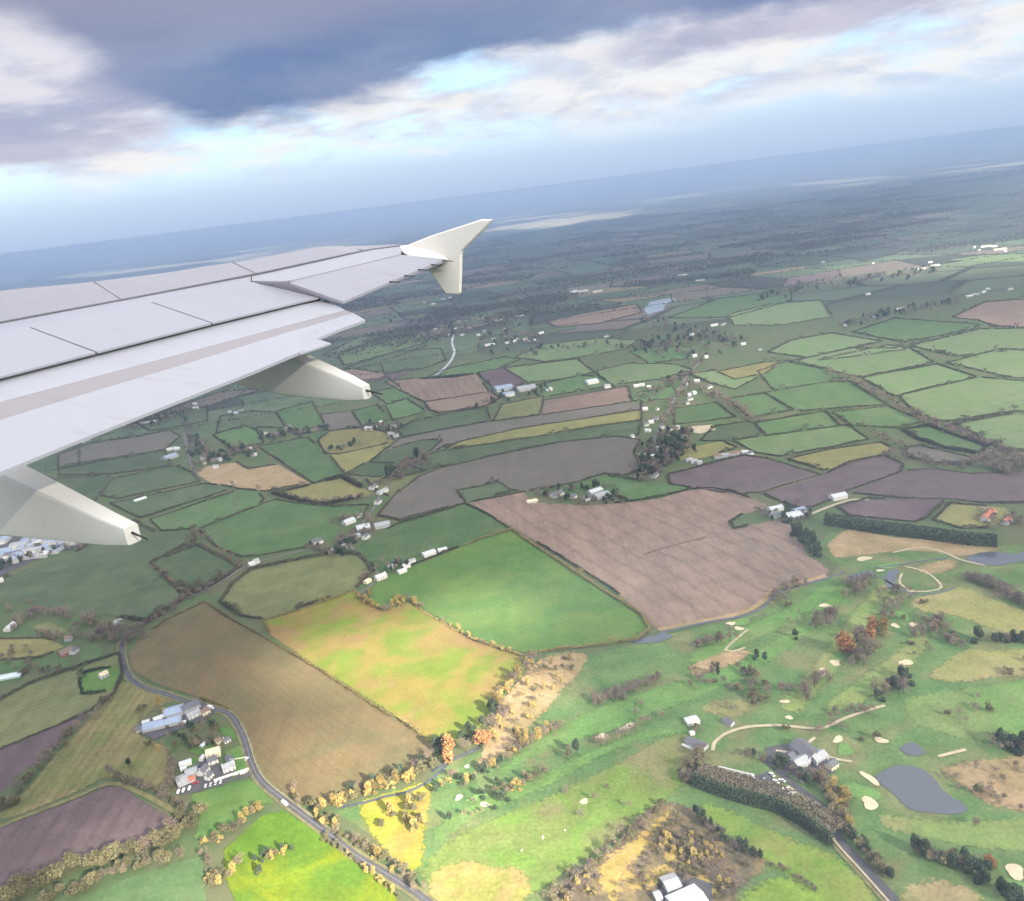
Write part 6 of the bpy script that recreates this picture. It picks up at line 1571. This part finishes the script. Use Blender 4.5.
def world():
    w = bpy.data.worlds.new('World'); scene.world = w; w.use_nodes = True
    nt = NT(w.node_tree); nt.n.clear()
    out = nt.new('ShaderNodeOutputWorld'); bg = nt.new('ShaderNodeBackground'); nt.l.new(bg.outputs[0], out.inputs[0])
    bg.inputs[1].default_value = SKY_S
    sky = nt.new('ShaderNodeTexSky', sky_type='NISHITA'); sky.sun_disc = False
    sky.sun_elevation = SUN_EL; sky.sun_rotation = math.atan2(SH[0], SH[1])
    sky.altitude = 450; sky.air_density = 1.0; sky.dust_density = 1.2; sky.ozone_density = 1.6
    d = nt.new('ShaderNodeTexCoord').outputs['Generated']
    x, y, z = nt.xyz(d)
    el = nt.math('MULTIPLY', nt.math('ARCSINE', z), 57.29578)
    az = nt.math('MULTIPLY', nt.math('ARCTAN2', x, y), 57.29578)
    def cl(scx, scy, loc, det=5, rough=.55, dist=.0):
        v = nt.comb(nt.math('MULTIPLY', az, scx), nt.math('MULTIPLY', el, scy), 0.0)
        return nt.noise(nt.mapping(v, loc=loc), 1.0, det, rough, dist)
    K = 1.0 / (SKY_S * 2 ** EXPO)
    def c(r, g, b):   # colour as it should read on screen (sRGB 0-255)
        f = lambda v: ((v / 255 + .055) / 1.055) ** 2.4 if v > 10 else v / 3294
        return tuple(f(v) * K for v in (r, g, b))
    base = nt.mix(.85, sky.outputs[0], c(184, 217, 245))
    # pale veil towards the horizon
    col = nt.mix(nt.smooth(el, 1.0, 6.0, .95, 0.1), base, c(*HORIZON))
    # clear bluer gap
    gap = nt.math('MULTIPLY', nt.smooth(el, 4.2, 5.8), nt.smooth(cl(.09, .35, (3, 1, 0), 3), .35, .65))
    col = nt.mix(nt.math('MULTIPLY', gap, .5), col, c(158, 215, 250))
    # far white cumulus band
    n1 = cl(.115, .42, (7.3, 2.1, 0), 7, .58, .3)
    band = nt.math('MULTIPLY', nt.smooth(el, 1.6, 4.6), nt.smooth(el, 7.0, 10.0, 1.0, 0.0))
    wm_ = nt.math('MULTIPLY', nt.smooth(n1, .42, .58), band)
    shade = nt.smooth(cl(.115, .42, (7.3, 2.35, 0), 6, .58, .3), .42, .66)
    col = nt.mix(nt.math('MULTIPLY', wm_, .95), col, nt.mix(shade, c(206, 214, 234), c(246, 246, 248)))
    # bright sunlit heads piled under the edge of the deck
    n4 = cl(.17, .60, (4.4, 9.1, 0), 9, .62, .25)
    e4 = nt.math('ADD', el, nt.math('MULTIPLY', nt.math('SUBTRACT', n4, .5), 7.0))
    hm = nt.math('MULTIPLY', nt.smooth(e4, 3.0, 4.8), nt.smooth(cl(.10, .30, (5.5, 0.7, 0), 5, .6, .3), .36, .56))
    col = nt.mix(nt.math('MULTIPLY', hm, .9), col, nt.mix(nt.smooth(n4, .38, .6), c(214, 220, 236), c(247, 246, 246)))
    # overhead deck: slate blue mass in the middle, pale lavender heaps to one side
    n2 = cl(.085, .30, (1.7, 5.2, 0), 9, .60, .25)
    n3 = cl(.06, .20, (11.0, 3.4, 0), 6, .55, .3)
    w2 = nt.math('MULTIPLY', nt.math('SUBTRACT', n2, .5), 4.6)
    # height of the cloud base along the sky, as seen
    base_l = nt.math('ADD', nt.smooth(az, -27.0, -15.0, 10.5, 5.6), nt.smooth(az, -14.0, 12.0, 0.0, 2.6))
    e1 = nt.math('SUBTRACT', nt.math('ADD', el, w2), base_l)
    dmass = nt.smooth(e1, -.35, nt.smooth(az, -24.0, -14.0, 3.0, 1.1))
    lavm = nt.smooth(nt.math('ADD', nt.math('ADD', el, nt.math('MULTIPLY', w2, 1.3)), nt.smooth(az, -14.0, -22.0, 0.0, 1.6)), 6.0, 7.4)
    lavm = nt.math('MULTIPLY', lavm, nt.math('ADD', nt.smooth(az, -15.0, -20.0), nt.smooth(az, 5.0, 14.0), clamp=True))
    lav = nt.mix(nt.smooth(n2, .38, .60), c(230, 228, 237), nt.mix(nt.smooth(n3, .36, .62), c(206, 205, 222), c(172, 178, 206)))
    col = nt.mix(nt.math('MULTIPLY', lavm, .95), col, lav)
    slate = nt.mix(nt.smooth(n3, .33, .66), c(108, 134, 180), c(146, 160, 194))
    slate = nt.mix(nt.smooth(el, 8.5, 13.0), slate, c(150, 156, 184))
    col = nt.mix(nt.math('MULTIPLY', dmass, .97), col, slate)
    col = nt.mix(nt.smooth(el, 0.0, 1.6, 1.0, 0.0), col, c(184, 206, 237))
    # above the sheet of cloud it is a bright day
    top = nt.mix(.35, c(255, 255, 255), sky.outputs[0])
    tv = nt.new('ShaderNodeVectorMath', operation='SCALE'); nt.put(tv.inputs[0], top); tv.inputs[3].default_value = OVERHEAD
    col = nt.mix(nt.smooth(el, 20.0, 34.0), col, tv.outputs[0])
    nt.put(bg.inputs[0], col)
SKY_S, EXPO, OVERHEAD = 0.15, 2.3, 2.05
HORIZON = (190, 211, 239)
world()

vs = scene.view_settings
vs.view_transform = 'Standard'; vs.look = 'None'; vs.exposure = EXPO; vs.gamma = 1; vs.use_curve_mapping = False
scene.render.engine = 'CYCLES'
cy = scene.cycles
cy.use_denoising = True
cy.max_bounces = 5; cy.diffuse_bounces = 2; cy.glossy_bounces = 2; cy.transmission_bounces = 2; cy.transparent_max_bounces = 12; cy.volume_bounces = 0
cy.sample_clamp_indirect = 10
